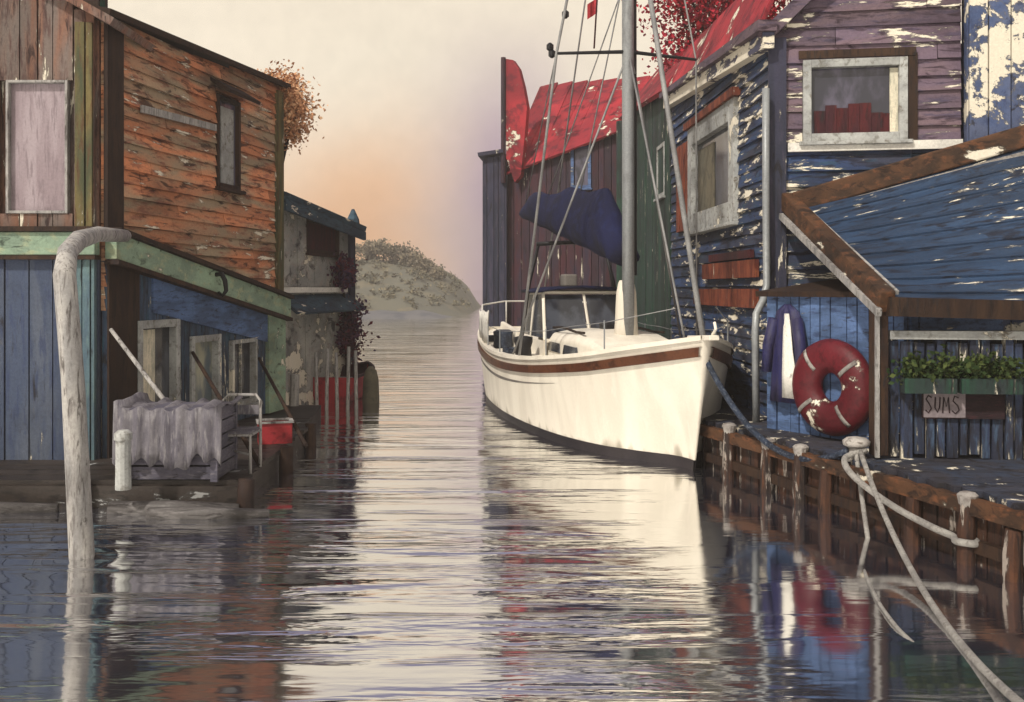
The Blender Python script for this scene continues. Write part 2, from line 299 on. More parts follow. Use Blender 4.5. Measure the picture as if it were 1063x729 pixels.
class MB:
    def __init__(s): s.bm = bmesh.new()
    def hexa(s, p):                    # 8 points: bottom 4 (ccw), top 4
        v = [s.bm.verts.new(q) for q in p]
        for f in ((0, 1, 2, 3), (7, 6, 5, 4), (0, 4, 5, 1), (1, 5, 6, 2), (2, 6, 7, 3), (3, 7, 4, 0)):
            s.bm.faces.new([v[i] for i in f])
    def box(s, c, size, rz=0.0, rx=0.0, ry=0.0):
        R = Matrix.Rotation(rz, 3, 'Z') @ Matrix.Rotation(ry, 3, 'Y') @ Matrix.Rotation(rx, 3, 'X')
        x, y, z = (k / 2 for k in size)
        s.hexa([Vector(c) + R @ Vector(q) for q in ((-x, -y, -z), (x, -y, -z), (x, y, -z), (-x, y, -z), (-x, -y, z), (x, -y, z), (x, y, z), (-x, y, z))])
    def bar(s, a, b, w, h, up=(0, 0, 1)):
        a, b = Vector(a), Vector(b); d = (b - a).normalized(); up = Vector(up)
        if abs(d.dot(up)) > 0.98: up = Vector((0, 1, 0))
        r = d.cross(up).normalized(); u = r.cross(d)
        q = [r * (-w / 2) + u * (-h / 2), r * (w / 2) + u * (-h / 2), r * (w / 2) + u * (h / 2), r * (-w / 2) + u * (h / 2)]
        s.hexa([a + k for k in q] + [b + k for k in q])
    def tube(s, pts, r, n=8, caps=True):
        pts = [Vector(p) for p in pts]; rs = r if isinstance(r, (list, tuple)) else [r] * len(pts)
        prev = None; rings = []
        for i, p in enumerate(pts):
            d = (pts[min(i + 1, len(pts) - 1)] - pts[max(i - 1, 0)]).normalized()
            if prev is None:
                ref = Vector((0, 0, 1)) if abs(d.z) < 0.9 else Vector((1, 0, 0))
                prev = d.cross(ref).normalized()
            u = (prev - d * prev.dot(d)).normalized(); w = d.cross(u); prev = u
            rings.append([s.bm.verts.new(p + (u * math.cos(k * 2 * math.pi / n) + w * math.sin(k * 2 * math.pi / n)) * rs[i]) for k in range(n)])
        for a, b in zip(rings, rings[1:]):
            for k in range(n): s.bm.faces.new((a[k], a[(k + 1) % n], b[(k + 1) % n], b[k]))
        if caps: s.bm.faces.new(rings[0][::-1]); s.bm.faces.new(rings[-1])
    def lathe(s, c, prof, n=20, axis=None):     # prof: (radius, height) from bottom up
        R = Matrix.Identity(3)
        if axis is not None: R = Vector(axis).to_track_quat('Z', 'Y').to_matrix()
        rings = [[s.bm.verts.new(Vector(c) + R @ Vector((r * math.cos(k * 2 * math.pi / n), r * math.sin(k * 2 * math.pi / n), z))) for k in range(n)] for r, z in prof]
        for a, b in zip(rings, rings[1:]):
            for k in range(n): s.bm.faces.new((a[k], a[(k + 1) % n], b[(k + 1) % n], b[k]))
        s.bm.faces.new(rings[0][::-1]); s.bm.faces.new(rings[-1])
    def prism(s, poly, z0, z1):
        b = [s.bm.verts.new((p[0], p[1], z0)) for p in poly]; t = [s.bm.verts.new((p[0], p[1], z1 if not callable(z1) else z1(p))) for p in poly]
        n = len(poly); s.bm.faces.new(b[::-1]); s.bm.faces.new(t)
        for i in range(n): s.bm.faces.new((b[i], b[(i + 1) % n], t[(i + 1) % n], t[i]))
    def slab(s, quad, th, direction=None):      # thick quad
        q = [Vector(p) for p in quad]
        n = Vector(direction) if direction is not None else (q[1] - q[0]).cross(q[3] - q[0]).normalized()
        s.hexa([p - n * th for p in q] + q)
    def grid(s, rows):
        vs = [[s.bm.verts.new(p) for p in r] for r in rows]
        for a, b in zip(vs, vs[1:]):
            for i in range(len(a) - 1):
                s.bm.faces.new((a[i], a[i + 1], b[i + 1], b[i]))
        return vs
    def build(s, name, m, parent=None, smooth=False, bevel=0.0, recalc=True):
        bm = s.bm
        if recalc: bmesh.ops.recalc_face_normals(bm, faces=bm.faces)
        off = Vector(parent_loc(parent)) if parent else Vector((0, 0, 0))
        bm.transform(Matrix.Translation(-off))
        me = bpy.data.meshes.new(name); bm.to_mesh(me); bm.free()
        me.materials.append(M[m] if isinstance(m, str) else m)
        if smooth:
            for p in me.polygons: p.use_smooth = True
        o = bpy.data.objects.new(name, me); COL.objects.link(o)
        if parent: o.parent = parent
        if bevel:
            b = o.modifiers.new('bevel', 'BEVEL'); b.width = bevel; b.segments = 2; b.limit_method = 'ANGLE'
        if smooth == 'auto':
            pass
        return o

def parent_loc(p):
    v = Vector(p.location)
    while p.parent: p = p.parent; v = v + Vector(p.location)
    return v
def thing(name, label, cat, loc=(0, 0, 0), group=None):
    o = bpy.data.objects.new(name, None); COL.objects.link(o); o.location = loc
    o.empty_display_size = 0.2
    o['label'] = label; o['category'] = cat
    if group: o['group'] = group
    return o
def tag(o, label, cat, group=None):
    o['label'] = label; o['category'] = cat
    if group: o['group'] = group
    return o
def kind(o, k): o['kind'] = k; return o
def settle(o):                        # a one-mesh thing: move its origin to its base
    me = o.data; v = [x.co for x in me.vertices]
    c = Vector(((min(p.x for p in v) + max(p.x for p in v)) / 2, (min(p.y for p in v) + max(p.y for p in v)) / 2, min(p.z for p in v)))
    me.transform(Matrix.Translation(-c)); o.location = c; return o

class Wall:                            # a straight wall on the ground plan, with the side towards the water as its face
    def __init__(s, A, B):
        s.A, s.B = Vector(A), Vector(B); s.d = s.B - s.A; s.len = s.d.length; s.d.normalize()
        n = Vector((s.d.y, -s.d.x)); mid = (s.A + s.B) / 2
        s.n = n if n.dot(-mid) > 0 else -n
    def p(s, t, out, z):
        q = s.A + s.d * t + s.n * out; return Vector((q.x, q.y, z))
    def hit(s, px, py, out=0.0):       # pixel -> (along, height) on the wall
        k = (px - CX) / FPX; a = s.A + s.n * out
        t = (k * a.y - a.x) / (s.d.x - k * s.d.y); q = a + s.d * t
        return t, EYE - (py - HY) / FPX * q.y
    def rect(s, x0, y0, x1, y1):
        t0, _ = s.hit(x0, y0); t1, _ = s.hit(x1, y1); tm = (x0 + x1) / 2
        _, za = s.hit(tm, y0); _, zb = s.hit(tm, y1)
        return min(t0, t1), max(t0, t1), min(za, zb), max(za, zb)

def cut(segs, a, b):
    r = []
    for u, v in segs:
        if b <= u or a >= v: r.append((u, v)); continue
        if a > u: r.append((u, a))
        if b < v: r.append((b, v))
    return [x for x in r if x[1] - x[0] > 0.02]

def clap(mb, w, z0, ztop, pitch=0.14, holes=(), t0=0.0, t1=None, rnd=None):
    rnd = rnd or random.Random(3); t1 = w.len if t1 is None else t1
    zt = ztop if callable(ztop) else (lambda t: ztop)
    zmax = max(zt(t0 + (t1 - t0) * k / 20) for k in range(21)); z = z0
    while z < zmax - 0.02:
        p = pitch * rnd.uniform(0.86, 1.14); zb = z + p
        segs = [(t0, t1)]
        n = 60; ok = [t0 + (t1 - t0) * k / n for k in range(n + 1) if zt(t0 + (t1 - t0) * k / n) >= z + p * 0.5]
        if not ok: z = zb; continue
        segs = [(min(ok), max(ok))]
        for h in holes:
            if z + p * 0.5 > h[2] and z + p * 0.5 < h[3]: segs = cut(segs, h[0], h[1])
        for a, b in segs:
            u = a
            while u < b - 0.01:
                v = min(b, u + rnd.uniform(0.7, 2.6))
                if b - v < 0.25: v = b
                e = rnd.uniform(-0.008, 0.008); e2 = rnd.uniform(-0.008, 0.008)
                lo = 0.036 + rnd.uniform(-0.008, 0.012); g = 0.004
                mb.hexa([w.p(u + g, -0.03, z + e), w.p(v - g, -0.03, z + e2), w.p(v - g, lo, z + e2), w.p(u + g, lo, z + e),
                         w.p(u + g, -0.03, zb + e), w.p(v - g, -0.03, zb + e2), w.p(v - g, 0.006, zb + e2), w.p(u + g, 0.006, zb + e)])
                u = v
        z = zb
    return mb

def vboards(mb, w, z0, ztop, width=0.16, holes=(), t0=0.0, t1=None, rnd=None, thick=0.03, gap=0.008, ragged=0.0):
    rnd = rnd or random.Random(5); t1 = w.len if t1 is None else t1
    zt = ztop if callable(ztop) else (lambda t: ztop)
    t = t0
    while t < t1 - 0.02:
        b = min(t1, t + width * rnd.uniform(0.7, 1.3)); m = (t + b) / 2
        segs = [(z0 + rnd.uniform(-1, 1) * ragged, zt(m) + rnd.uniform(-1, 1) * ragged)]
        for h in holes:
            if m > h[0] and m < h[1]: segs = cut(segs, h[2], h[3])
        o = thick + rnd.uniform(-0.008, 0.01)
        for a, c in segs:
            mb.hexa([w.p(t + gap, -0.02, a), w.p(b - gap, -0.02, a), w.p(b - gap, o, a), w.p(t + gap, o, a),
                     w.p(t + gap, -0.02, c), w.p(b - gap, -0.02, c), w.p(b - gap, o, c), w.p(t + gap, o, c)])
        t = b
    return mb

def backing(mb, w, z0, ztop, t0=0.0, t1=None, o0=-0.05, o1=-0.16, n=12):
    t1 = w.len if t1 is None else t1
    zt = ztop if callable(ztop) else (lambda t: ztop)
    for k in range(n if callable(ztop) else 1):
        nn = n if callable(ztop) else 1
        a = t0 + (t1 - t0) * k / nn; b = t0 + (t1 - t0) * (k + 1) / nn
        mb.hexa([w.p(a, o1, z0), w.p(b, o1, z0), w.p(b, o0, z0), w.p(a, o0, z0), w.p(a, o1, zt(a)), w.p(b, o1, zt(b)), w.p(b, o0, zt(b)), w.p(a, o0, zt(a))])

def window(parent, w, r, frame, pane, fw=0.07, cols=1, rows=1, sill=True, proud=0.05, inset=None, inset_m=None, name='window'):
    a, b, c, d = r
    f = MB()
    f.hexa(bx(w, a, a + fw, c, d, -0.03, proud)); f.hexa(bx(w, b - fw, b, c, d, -0.03, proud))
    f.hexa(bx(w, a + fw, b - fw, d - fw, d, -0.03, proud + 0.003)); f.hexa(bx(w, a + fw, b - fw, c, c + fw, -0.03, proud + 0.003))
    fr = f.build(name, frame, parent, bevel=0.006)
    p = MB(); p.hexa(bx(w, a + fw, b - fw, c + fw, d - fw, -0.045, -0.015)); p.build('pane', pane, fr)
    if cols > 1 or rows > 1:
        g = MB()
        for k in range(1, cols):
            t = a + fw + (b - a - 2 * fw) * k / cols; g.hexa(bx(w, t - 0.015, t + 0.015, c + fw, d - fw, -0.014, 0.02))
        for k in range(1, rows):
            t = c + fw + (d - c - 2 * fw) * k / rows; g.hexa(bx(w, a + fw, b - fw, t - 0.015, t + 0.015, -0.014, 0.018))
        g.build('glazing_bar', frame, fr)
    if sill:
        q = MB(); q.hexa(bx(w, a - 0.05, b + 0.05, c - 0.05, c - 0.003, -0.02, proud + 0.06)); q.build('sill', frame, fr, bevel=0.006)
    if inset:
        u0, u1, v0, v1 = inset
        q = MB(); A = a + fw; Bw = b - a - 2 * fw; C = c + fw; H = d - c - 2 * fw
        q.hexa(bx(w, A + Bw * u0, A + Bw * u1, C + H * v0, C + H * v1, -0.012, 0.004)); q.build('blind', inset_m, fr)
    return fr
def bx(w, t0, t1, z0, z1, o0, o1):
    return [w.p(t0, o0, z0), w.p(t1, o0, z0), w.p(t1, o1, z0), w.p(t0, o1, z0), w.p(t0, o0, z1), w.p(t1, o0, z1), w.p(t1, o1, z1), w.p(t0, o1, z1)]

def crown(mb, c, rad, clumps, per, leaf, rnd, clump_r=0.35):
    for k in range(clumps):
        v = Vector((rnd.gauss(0, 1), rnd.gauss(0, 1), rnd.gauss(0, 1))).normalized() * (rnd.random() ** 0.4)
        cc = Vector(c) + Vector((v.x * rad[0], v.y * rad[1], v.z * rad[2])); cr = clump_r * rnd.uniform(0.6, 1.3)
        for j in range(per):
            q = cc + Vector((rnd.gauss(0, 0.5), rnd.gauss(0, 0.5), rnd.gauss(0, 0.4))) * cr
            n = Vector((rnd.gauss(0, 1), rnd.gauss(0, 1), rnd.gauss(0.4, 1))).normalized()
            u = n.orthogonal().normalized(); u = Matrix.Rotation(rnd.uniform(0, 6.28), 3, n) @ u; x = n.cross(u)
            L = leaf * rnd.uniform(0.6, 1.4)
            vs = [mb.bm.verts.new(q + u * (L * a) + x * (L * b)) for a, b in ((-0.5, 0), (0, -0.32), (0.5, 0), (0, 0.32))]
            mb.bm.faces.new(vs)

def tree(name, label, loc, h, c, rad, clumps, per, leaf, lm, seed, group=None, clump_r=0.4, trunk='darkbrown', r0=0.12):
    rnd = random.Random(seed); t = thing(name, label, 'tree', loc, group)
    m = MB(); L = Vector(loc); C = L + Vector(c)
    m.tube([L, L + Vector((0.05, 0, h * 0.3)), L + (C - L) * 0.62, C + Vector((0, 0, rad[2] * 0.3))], [r0, r0 * 0.8, r0 * 0.6, r0 * 0.2])
    for k in range(7):
        e = C + Vector((rnd.uniform(-0.8, 0.8) * rad[0], rnd.uniform(-0.8, 0.8) * rad[1], rnd.uniform(-0.3, 0.7) * rad[2]))
        s = L + (C - L) * rnd.uniform(0.5, 0.85)
        m.tube([s, (s + e) / 2 + Vector((0, 0, 0.1)), e], [r0 * 0.4, r0 * 0.28, r0 * 0.1], 6)
    m.build('trunk', trunk, t, smooth=True)
    q = MB(); crown(q, C, rad, clumps, per, leaf, rnd, clump_r); q.build('crown', lm, t, recalc=False)
    return t

# ------------------------------------------------------------------ the setting: water, far shore
w = MB(); w.grid([[(x, y, 0.0) for x in (-900, -60, -15, 15, 60, 900)] for y in (-60, 0, 15, 40, 120, 1500)])
kind(w.build('water', 'water'), 'structure')
b = MB(); b.grid([[(x, y, -3.5) for x in (-900, 0, 900)] for y in (-60, 200, 1500)])
kind(b.build('seabed', 'shoal'), 'structure')

def hill():
    rnd = random.Random(2); rows = []
    XS = [-90 + k * 0.8 for k in range(112)]
    for j in range(24):
        y = 76 + j * 2.6; row = []
        for x in XS:
            e = max(0.0, min(1.0, (-3.3 - x) / 3.2)); e = (e * e * (3 - 2 * e)) ** 0.6
            f = max(0.0, min(1.0, (y - 77) / 15.0)); f = f ** 0.8
            back = max(0.0, 1 - max(0, y - 112) / 26)
            top = 5.0 - max(0, x + 14) * 0.16 + 0.25 * math.sin(x * 0.5) + 0.25 * math.sin(x * 1.27) + max(0, (-14 - x)) * 0.05
            z = -0.6 + (top + 0.6) * e * f * back + 0.18 * math.sin(x * 1.3 + y * 0.8) * e
            row.append((x, y, z))
        rows.append(row)
    m = MB(); m.grid(rows); o = m.build('hill', 'hill', smooth=True); kind(o, 'structure')
    def hz(x, y):
        e = max(0.0, min(1.0, (-3.3 - x) / 3.2)); e = (e * e * (3 - 2 * e)) ** 0.6
        f = max(0.0, min(1.0, (y - 77) / 15.0)) ** 0.8
        top = 5.0 - max(0, x + 14) * 0.16 + 0.25 * math.sin(x * 0.5) + 0.25 * math.sin(x * 1.27) + max(0, (-14 - x)) * 0.05
        return -0.6 + (top + 0.6) * e * f + 0.18 * math.sin(x * 1.3 + y * 0.8) * e
    m = MB(); rows = []
    for j in range(8):
        row = []
        for i in range(30):
            x = -22 + i * 0.66; y = 70 + j * 1.2
            e = max(0, min(1, (-3.9 - x) / 2.5)); row.append((x, y, -0.25 + 0.75 * math.sin(math.pi * min(1, (j + 0.3) / 8)) * e + 0.06 * math.sin(x * 2.1 + j)))
        rows.append(row)
    m.grid(rows); kind(m.build('mud_bank', 'shoal', smooth=True), 'structure')
    return hz
HZ = hill()
def scrub():
    rnd = random.Random(77); m = MB()
    for k in range(420):
        x = rnd.uniform(-30, -3.6); y = rnd.uniform(78, 98); z = HZ(x, y)
        if z < 0.5: continue
        crown(m, (x, y, z + 0.1), (0.5, 0.5, 0.2), 3, 10, 0.26, rnd, 0.3)
    kind(m.build('scrub', 'leaf_scrub', recalc=False), 'stuff')
M['leaf_scrub'] = leafmat('scrub leaves', srgb(112, 108, 90), srgb(92, 94, 86), srgb(132, 122, 100))
scrub()
FAR = [(-15.6, 90, 1.2, 'broad grey green tree at the left end of the far hill', 'grey'), (-14.0, 93, 1.0, 'small rounded tree second from the left on the far hill', 'grey'),
       (-12.3, 92, 1.15, 'grey olive tree on the far hill just right of the cottage roof', 'grey'), (-10.9, 94, 1.25, 'tallest olive tree at the middle of the far hill', 'grey'),
       (-9.4, 91, 0.8, 'low bush-like tree right of the tallest far tree', 'grey'), (-8.3, 90, 0.65, 'small tree above the straw field on the far hill', 'grey'),
       (-6.9, 89.5, 0.45, 'last and smallest tree on the far point', 'grey')]
for i, (x, y, r, lab, _) in enumerate(FAR):
    tree('hill_tree', lab, (x, y, HZ(x, y) - 0.1), 1.2, (0, 0, r * 1.1), (r * 1.15, r, r * 0.7), 26, 26, 0.34, 'leaf_grey', 40 + i, 'trees along the far hill', 0.5, 'darkbrown', 0.1)

# ------------------------------------------------------------------ left bank: low ledge and buildings
ledge = thing('timber_ledge', 'low dark wet timber ledge along the foot of the left houses', 'landing stage', (-5, 10, 0))
m = MB(); LP = [(-12, 9.75), (-2.75, 9.65), (-2.9, 13.4), (-3.25, 16.4), (-12, 16.4)]
m.prism(LP, -0.2, 0.22); m.build('platform', 'darkled', ledge)
m = MB(); rnd = random.Random(8); y = 9.70
for k in range(16):
    wd = rnd.uniform(0.26, 0.42); x1 = -2.72 - (y - 9.7) * 0.05 - max(0, y - 13.3) * 0.09
    if y + wd > 16.3: break
    m.box(((-12 + x1) / 2 + rnd.uniform(-0.03, 0.05), y + wd / 2, 0.245), (12 + x1, wd - 0.03, 0.05)); y += wd
m.build('plank_deck', 'darkled', ledge)
for (x, y) in ((-2.66, 9.62), (-4.3, 9.6), (-6.4, 9.62), (-2.72, 11.6), (-2.85, 13.6)):
    m = MB(); m.tube([(x, y, -1.2), (x, y, 0.10), (x + 0.01, y, 0.30)], [0.09, 0.085, 0.08], 10); m.build('pile', 'darkbrown', ledge, smooth=True)
for k, (y, r, x0, x1) in enumerate(((9.48, 0.085, -3.95, -2.7), (9.28, 0.07, -3.5, -2.35), (9.5, 0.08, -6.6, -4.5))):
    m = MB(); m.tube([(x0, y, 0.03), ((x0 + x1) / 2, y - 0.05, 0.045), (x1, y + 0.03, 0.02)], [r * 0.9, r, r * 0.7], 10)
    o = m.build('floating_log', 'darklog', None, smooth=True); settle(o)
    tag(o, ('grey driftwood log lying against the ledge below the tarped crate', 'thinner grey log floating out in front of the tarped crate', 'long grey log against the ledge left of the bent post')[k], 'log', 'logs floating along the left ledge')

# storehouse at the left edge: umber upper storey, slate blue ground floor
sh = thing('storehouse', 'umber and slate blue storehouse at left edge with mauve curtained window', 'building', (-7, 11, 0.25))
wf = Wall((-9.6, 10.9), (-4.70, 10.9))
def gz(t): x = -9.6 + t; return 5.28 + max(0, (2.35 - abs(x + 7.05))) * 0.55
rw = wf.rect(8, 84, 72, 222)
m = MB(); vboards(m, wf, 2.86, gz, 0.2, [rw], rnd=random.Random(1)); backing(m, wf, 2.86, gz)
m.prism([(-9.6, 11.06), (-4.72, 11.06), (-4.72, 15.0), (-9.6, 15.0)], 0.25, 5.26); m.build('upper_wall', 'umber', sh)
m = MB(); vboards(m, wf, 0.25, 2.56, 0.24, rnd=random.Random(2), t1=wf.hit(76, 300)[0]); backing(m, wf, 0.25, 2.56); m.build('lower_wall', 'slateblue', sh)
m = MB(); vboards(m, wf, 0.25, 2.55, 0.13, t0=wf.hit(77, 300)[0], rnd=random.Random(4), thick=0.05); m.build('corner_panel', 'teal', sh)
m = MB(); m.hexa(bx(wf, -0.1, wf.len + 0.02, 2.58, 2.84, -0.04, 0.10)); m.build('fascia', 'sage', sh, bevel=0.01)
m = MB(); m.hexa(bx(wf, -0.1, wf.len + 0.03, 2.845, 2.90, -0.04, 0.14)); m.hexa(bx(wf, -0.1, wf.len + 0.03, 2.53, 2.575, -0.04, 0.12)); m.build('drip_moulding', 'darkbrown', sh)
window(sh, wf, rw, 'greywood', 'curtain', 0.032, sill=False)
m = MB(); vboards(m, wf, 2.9, 5.2, 0.12, t0=wf.len - 0.22, t1=wf.len - 0.02, rnd=random.Random(9), thick=0.07); m.build('corner_board', 'ochre', sh)
m = MB()
for sx in (-1, 1):
    x0, x1 = -7.05, -7.05 + sx * 2.62
    m.slab([(x0, 10.72, 6.66), (x1, 10.72, 5.22), (x1, 15.2, 5.22), (x0, 15.2, 6.66)], 0.09)
m.build('roof', 'umber', sh)

# brown house along the canal
bh = thing('brown_house', 'orange brown clapboard house over ink blue ground floor with sage green fascia', 'building', (-4.4, 13, 0.25))
wl = Wall((-4.66, 10.98), (-3.80, 15.7))
top = lambda t: 5.30 + 0.04 * t
slope = lambda t: 2.78 - 0.165 * t        # the fascia drops along the canal
w1 = wl.rect(223, 102, 247, 196)
m = MB(); clap(m, wl, 1.95, top, 0.155, [w1], rnd=random.Random(21)); backing(m, wl, 0.3, top, n=6); m.build('upper_wall', 'brick', bh)
m = MB(); m.prism([(-4.70, 15.06), (-3.97, 15.66), (-9, 16.2), (-9, 15.06)], 0.25, 5.3); m.build('rear_wing', 'brick', bh)
lw1 = wl.rect(137, 332, 181, 432); lw2 = wl.rect(193, 348, 224, 428); lw3 = wl.rect(236, 352, 262, 420)
m = MB(); vboards(m, wl, 0.25, lambda t: slope(t) - 0.2, 0.15, [lw1, lw2, lw3], rnd=random.Random(22), thick=0.06); m.build('lower_wall', 'inkblue', bh)
def band(z_hi, z_lo, o0, o1, t0=0.0, t1=None):
    t1 = wl.len if t1 is None else t1
    return [wl.p(t0, o0, slope(t0) + z_lo), wl.p(t1, o0, slope(t1) + z_lo), wl.p(t1, o1, slope(t1) + z_lo), wl.p(t0, o1, slope(t0) + z_lo),
            wl.p(t0, o0, slope(t0) + z_hi), wl.p(t1, o0, slope(t1) + z_hi), wl.p(t1, o1, slope(t1) + z_hi), wl.p(t0, o1, slope(t0) + z_hi)]
m = MB(); m.hexa(band(0.06, -0.24, 0.02, 0.17, 0, wl.len + 0.1)); m.build('fascia', 'sage', bh, bevel=0.01)
m = MB(); m.hexa(band(0.12, 0.065, 0.02, 0.23, 0, wl.len + 0.1)); m.hexa(band(-0.245, -0.30, 0.02, 0.20, 0, wl.len + 0.1)); m.build('drip_moulding', 'darkbrown', bh)
m = MB(); m.hexa(band(-0.302, -0.72, 0.05, 0.09, 0.9, wl.len - 0.25)); m.build('frieze', 'bluetrim', bh)
fr = window(bh, wl, w1, 'darkbrown', 'glassslate', 0.06, inset=(0.2, 0.85, 0.0, 0.93), inset_m='greypaint')
m = MB(); a_, b_, c_, d_ = w1
m.slab([wl.p(a_ - 0.16, 0.32, d_ + 0.02), wl.p(b_ + 0.1, 0.32, d_ + 0.02), wl.p(b_ + 0.1, 0.02, d_ + 0.2), wl.p(a_ - 0.16, 0.02, d_ + 0.2)], 0.05); m.build('hood', 'darkbrown', fr)
q0 = wl.hit(142, 113); q1 = wl.hit(220, 133)
m = MB(); m.bar(wl.p(q0[0], 0.06, q0[1]), wl.p(q1[0], 0.06, q1[1]), 0.03, 0.09); m.build('batten', 'greywood', bh)
window(bh, wl, lw1, 'greypaint', 'glass', 0.10, proud=0.09, inset=(0.02, 0.52, 0.06, 0.98), inset_m='palecurtain')
window(bh, wl, lw2, 'greypaint', 'glasspale', 0.09, proud=0.09)
window(bh, wl, lw3, 'greypaint', 'glass', 0.06, cols=2, proud=0.09)
m = MB(); m.hexa(bx(wl, 0.0, 0.62, 0.25, 2.50, 0.05, 0.075)); m.build('door', 'darkbrown', bh)
m = MB(); m.hexa(bx(wl, -0.02, 0.30, 2.9, 5.28, 0.02, 0.07)); m.build('corner_board', 'darkbrown', bh)  # dark brown here stands in for the shadow at this corner
m = MB(); m.hexa(bx(wl, wl.len - 0.62, wl.len + 0.02, 0.25, 1.80, 0.05, 0.11)); m.build('end_board', 'sage', bh)
m = MB(); m.hexa(bx(wl, wl.len - 0.2, wl.len + 0.02, 2.15, 5.4, 0.02, 0.08)); m.build('corner_board', 'ochre', bh)
m = MB(); m.slab([wl.p(-0.1, 0.16, 5.36), wl.p(wl.len + 0.15, 0.16, 5.36 + 0.04 * wl.len), wl.p(wl.len + 0.15, -2.6, 6.2), wl.p(-0.1, -2.6, 6.0)], 0.07); m.build('roof', 'darkbrown', bh)
m = MB()
m.box(wl.p(0.02, -0.12, 5.5), (0.20, 0.24, 0.5)); m.box(wl.p(0.02, -0.12, 5.77), (0.27, 0.30, 0.05)); ch = m.build('chimney', 'darkbrown', bh)
m = MB(); m.lathe(wl.p(0.0, -0.08, 5.79), [(0.06, 0), (0.055, 0.14), (0.085, 0.16), (0.02, 0.26)], 10); m.build('cowl', 'darkmetal', ch)
m = MB(); m.lathe(Vector((-4.70, 10.98, 5.32)), [(0.075, 0), (0.05, 0.25), (0.02, 0.6)], 8); o = m.build('finial', 'bottle', bh)
# iron hook under the fascia
h0 = wl.hit(212, 268); hz_ = slope(h0[0])
m = MB(); c = wl.p(h0[0], 0.26, hz_ - 0.02)
m.tube([wl.p(h0[0], 0.16, hz_ + 0.0), c + Vector((0, 0, 0.03)), c + Vector((0.05, -0.02, -0.06)), c + Vector((0.07, -0.03, -0.2)), c + Vector((0.02, -0.03, -0.27)), c + Vector((-0.04, -0.02, -0.22))], [0.03, 0.035, 0.035, 0.03, 0.028, 0.02], 8)
tag(settle(m.build('iron_hook', 'darkmetal', None, smooth=True)), 'dark iron hook hanging off the sage green fascia', 'hook')

tree('autumn_tree', 'orange leaved tree peeping out behind the end of the brown house', (-4.42, 16.2, 0.2), 4, (0.5, 0, 5.05), (0.46, 0.5, 0.6), 90, 90, 0.065, 'leaf_orange', 5, None, 0.26)

# bent timber post standing in the water
m = MB()
P = [on_plane(85, 578) + Vector((0, 0, -0.9)), on_plane(85, 578), at(76, 400, 7.9), at(67, 285, 7.9), at(70, 262, 8.1), at(82, 249, 8.7), at(102, 243, 9.8), at(130, 245, 10.95)]
m.tube(P, [0.10, 0.099, 0.090, 0.088, 0.080, 0.086, 0.078, 0.07], 12)
tag(settle(m.build('mooring_post', 'greywood', None, smooth=True)), 'tall silver grey post in the water bending over to the sage fascia', 'post')
m = MB(); c = on_plane(128, 508, 0.27)
m.lathe(c, [(0.075, 0), (0.07, 0.46), (0.085, 0.48), (0.085, 0.54), (0.05, 0.57)], 12)
tag(settle(m.build('bollard', 'greypaint', None, smooth=False)), 'short white bollard on the ledge left of the tarped crate', 'bollard')

# tarp draped crate
cr = thing('crate', 'large grey violet crate draped with a dripping grey tarpaulin', 'crate', (-3.45, 9.95, 0.27))
m = MB()
for k in range(5): m.box((-3.42, 9.98, 0.35 + k * 0.145), (0.92, 0.62, 0.125))
for sx in (-1, 1):
    for sy in (-1, 1): m.box((-3.42 + sx * 0.44, 9.98 + sy * 0.33, 0.63), (0.07, 0.05, 0.72))
m.build('box', 'crate', cr)
def tarp():
    m = MB(); rows = []; rnd = random.Random(4)
    # profile around the crate: down the front, over the top, down the back; hanging edges scalloped
    n = 44
    drop = [0.52 + 0.04 * math.sin(i * 0.31 + 0.4) + 0.025 * math.sin(i * 0.9) + 0.10 * math.exp(-((i - 1.5) / 3.0) ** 2) + 0.05 * math.exp(-((i - 15) / 3.0) ** 2) + 0.06 * math.exp(-((i - 27) / 3.0) ** 2) for i in range(n)]
    for j in range(9):
        row = []
        for i in range(n):
            x = -3.97 + i * (1.08 / (n - 1)); wv = 0.018 * math.sin(i * 1.15) + 0.012 * math.sin(i * 2.9)
            ztop = 1.02 + 0.02 * math.sin(i * 0.8) - 0.03 * math.sin(math.pi * i / (n - 1)) + (0.06 if i < 3 else 0)
            if j <= 4: y = 9.60 + wv - 0.03 * (1 - j / 4); z = ztop - drop[i] * (1 - j / 4)
            else: y = 9.60 + (j - 4) / 4 * 0.76; z = ztop + 0.02 * math.sin(j * 2 + i * 0.4)
            row.append((x, y, z))
        rows.append(row)
    m.grid(rows); o = m.build('tarpaulin', 'tarp', cr, smooth=True)
    s = o.modifiers.new('t', 'SOLIDIFY'); s.thickness = 0.012
tarp()
# grey tube chair beside it
chr_ = thing('chair', 'bare grey tube chair frame beside the tarped crate', 'chair', (-2.95, 10.3, 0.27))
cx0, cy0 = -2.93, 10.25
def ctube(name, pts, r=0.018): q = MB(); q.tube([Vector(p) + Vector((cx0, cy0, 0.27)) for p in pts], r, 8); return q.build(name, 'greywood', chr_, smooth=True)
ctube('back_frame', [(-0.2, 0.2, 0.0), (-0.2, 0.2, 0.72), (-0.15, 0.21, 0.78), (0.15, 0.21, 0.78), (0.2, 0.2, 0.72), (0.2, 0.2, 0)])
ctube('front_frame', [(-0.2, -0.2, 0.0), (-0.2, -0.2, 0.40), (0.2, -0.2, 0.40), (0.2, -0.2, 0)])
for s in (-1, 1): ctube('side_rail', [(s * 0.2, -0.2, 0.4), (s * 0.2, 0.2, 0.4)], 0.016)
ctube('crosspiece', [(-0.2, 0.2, 0.2), (0.2, -0.2, 0.2)], 0.013)
m = MB()
for k in range(4): m.box((cx0, cy0 - 0.16 + k * 0.11, 0.27 + 0.425), (0.40, 0.085, 0.02))
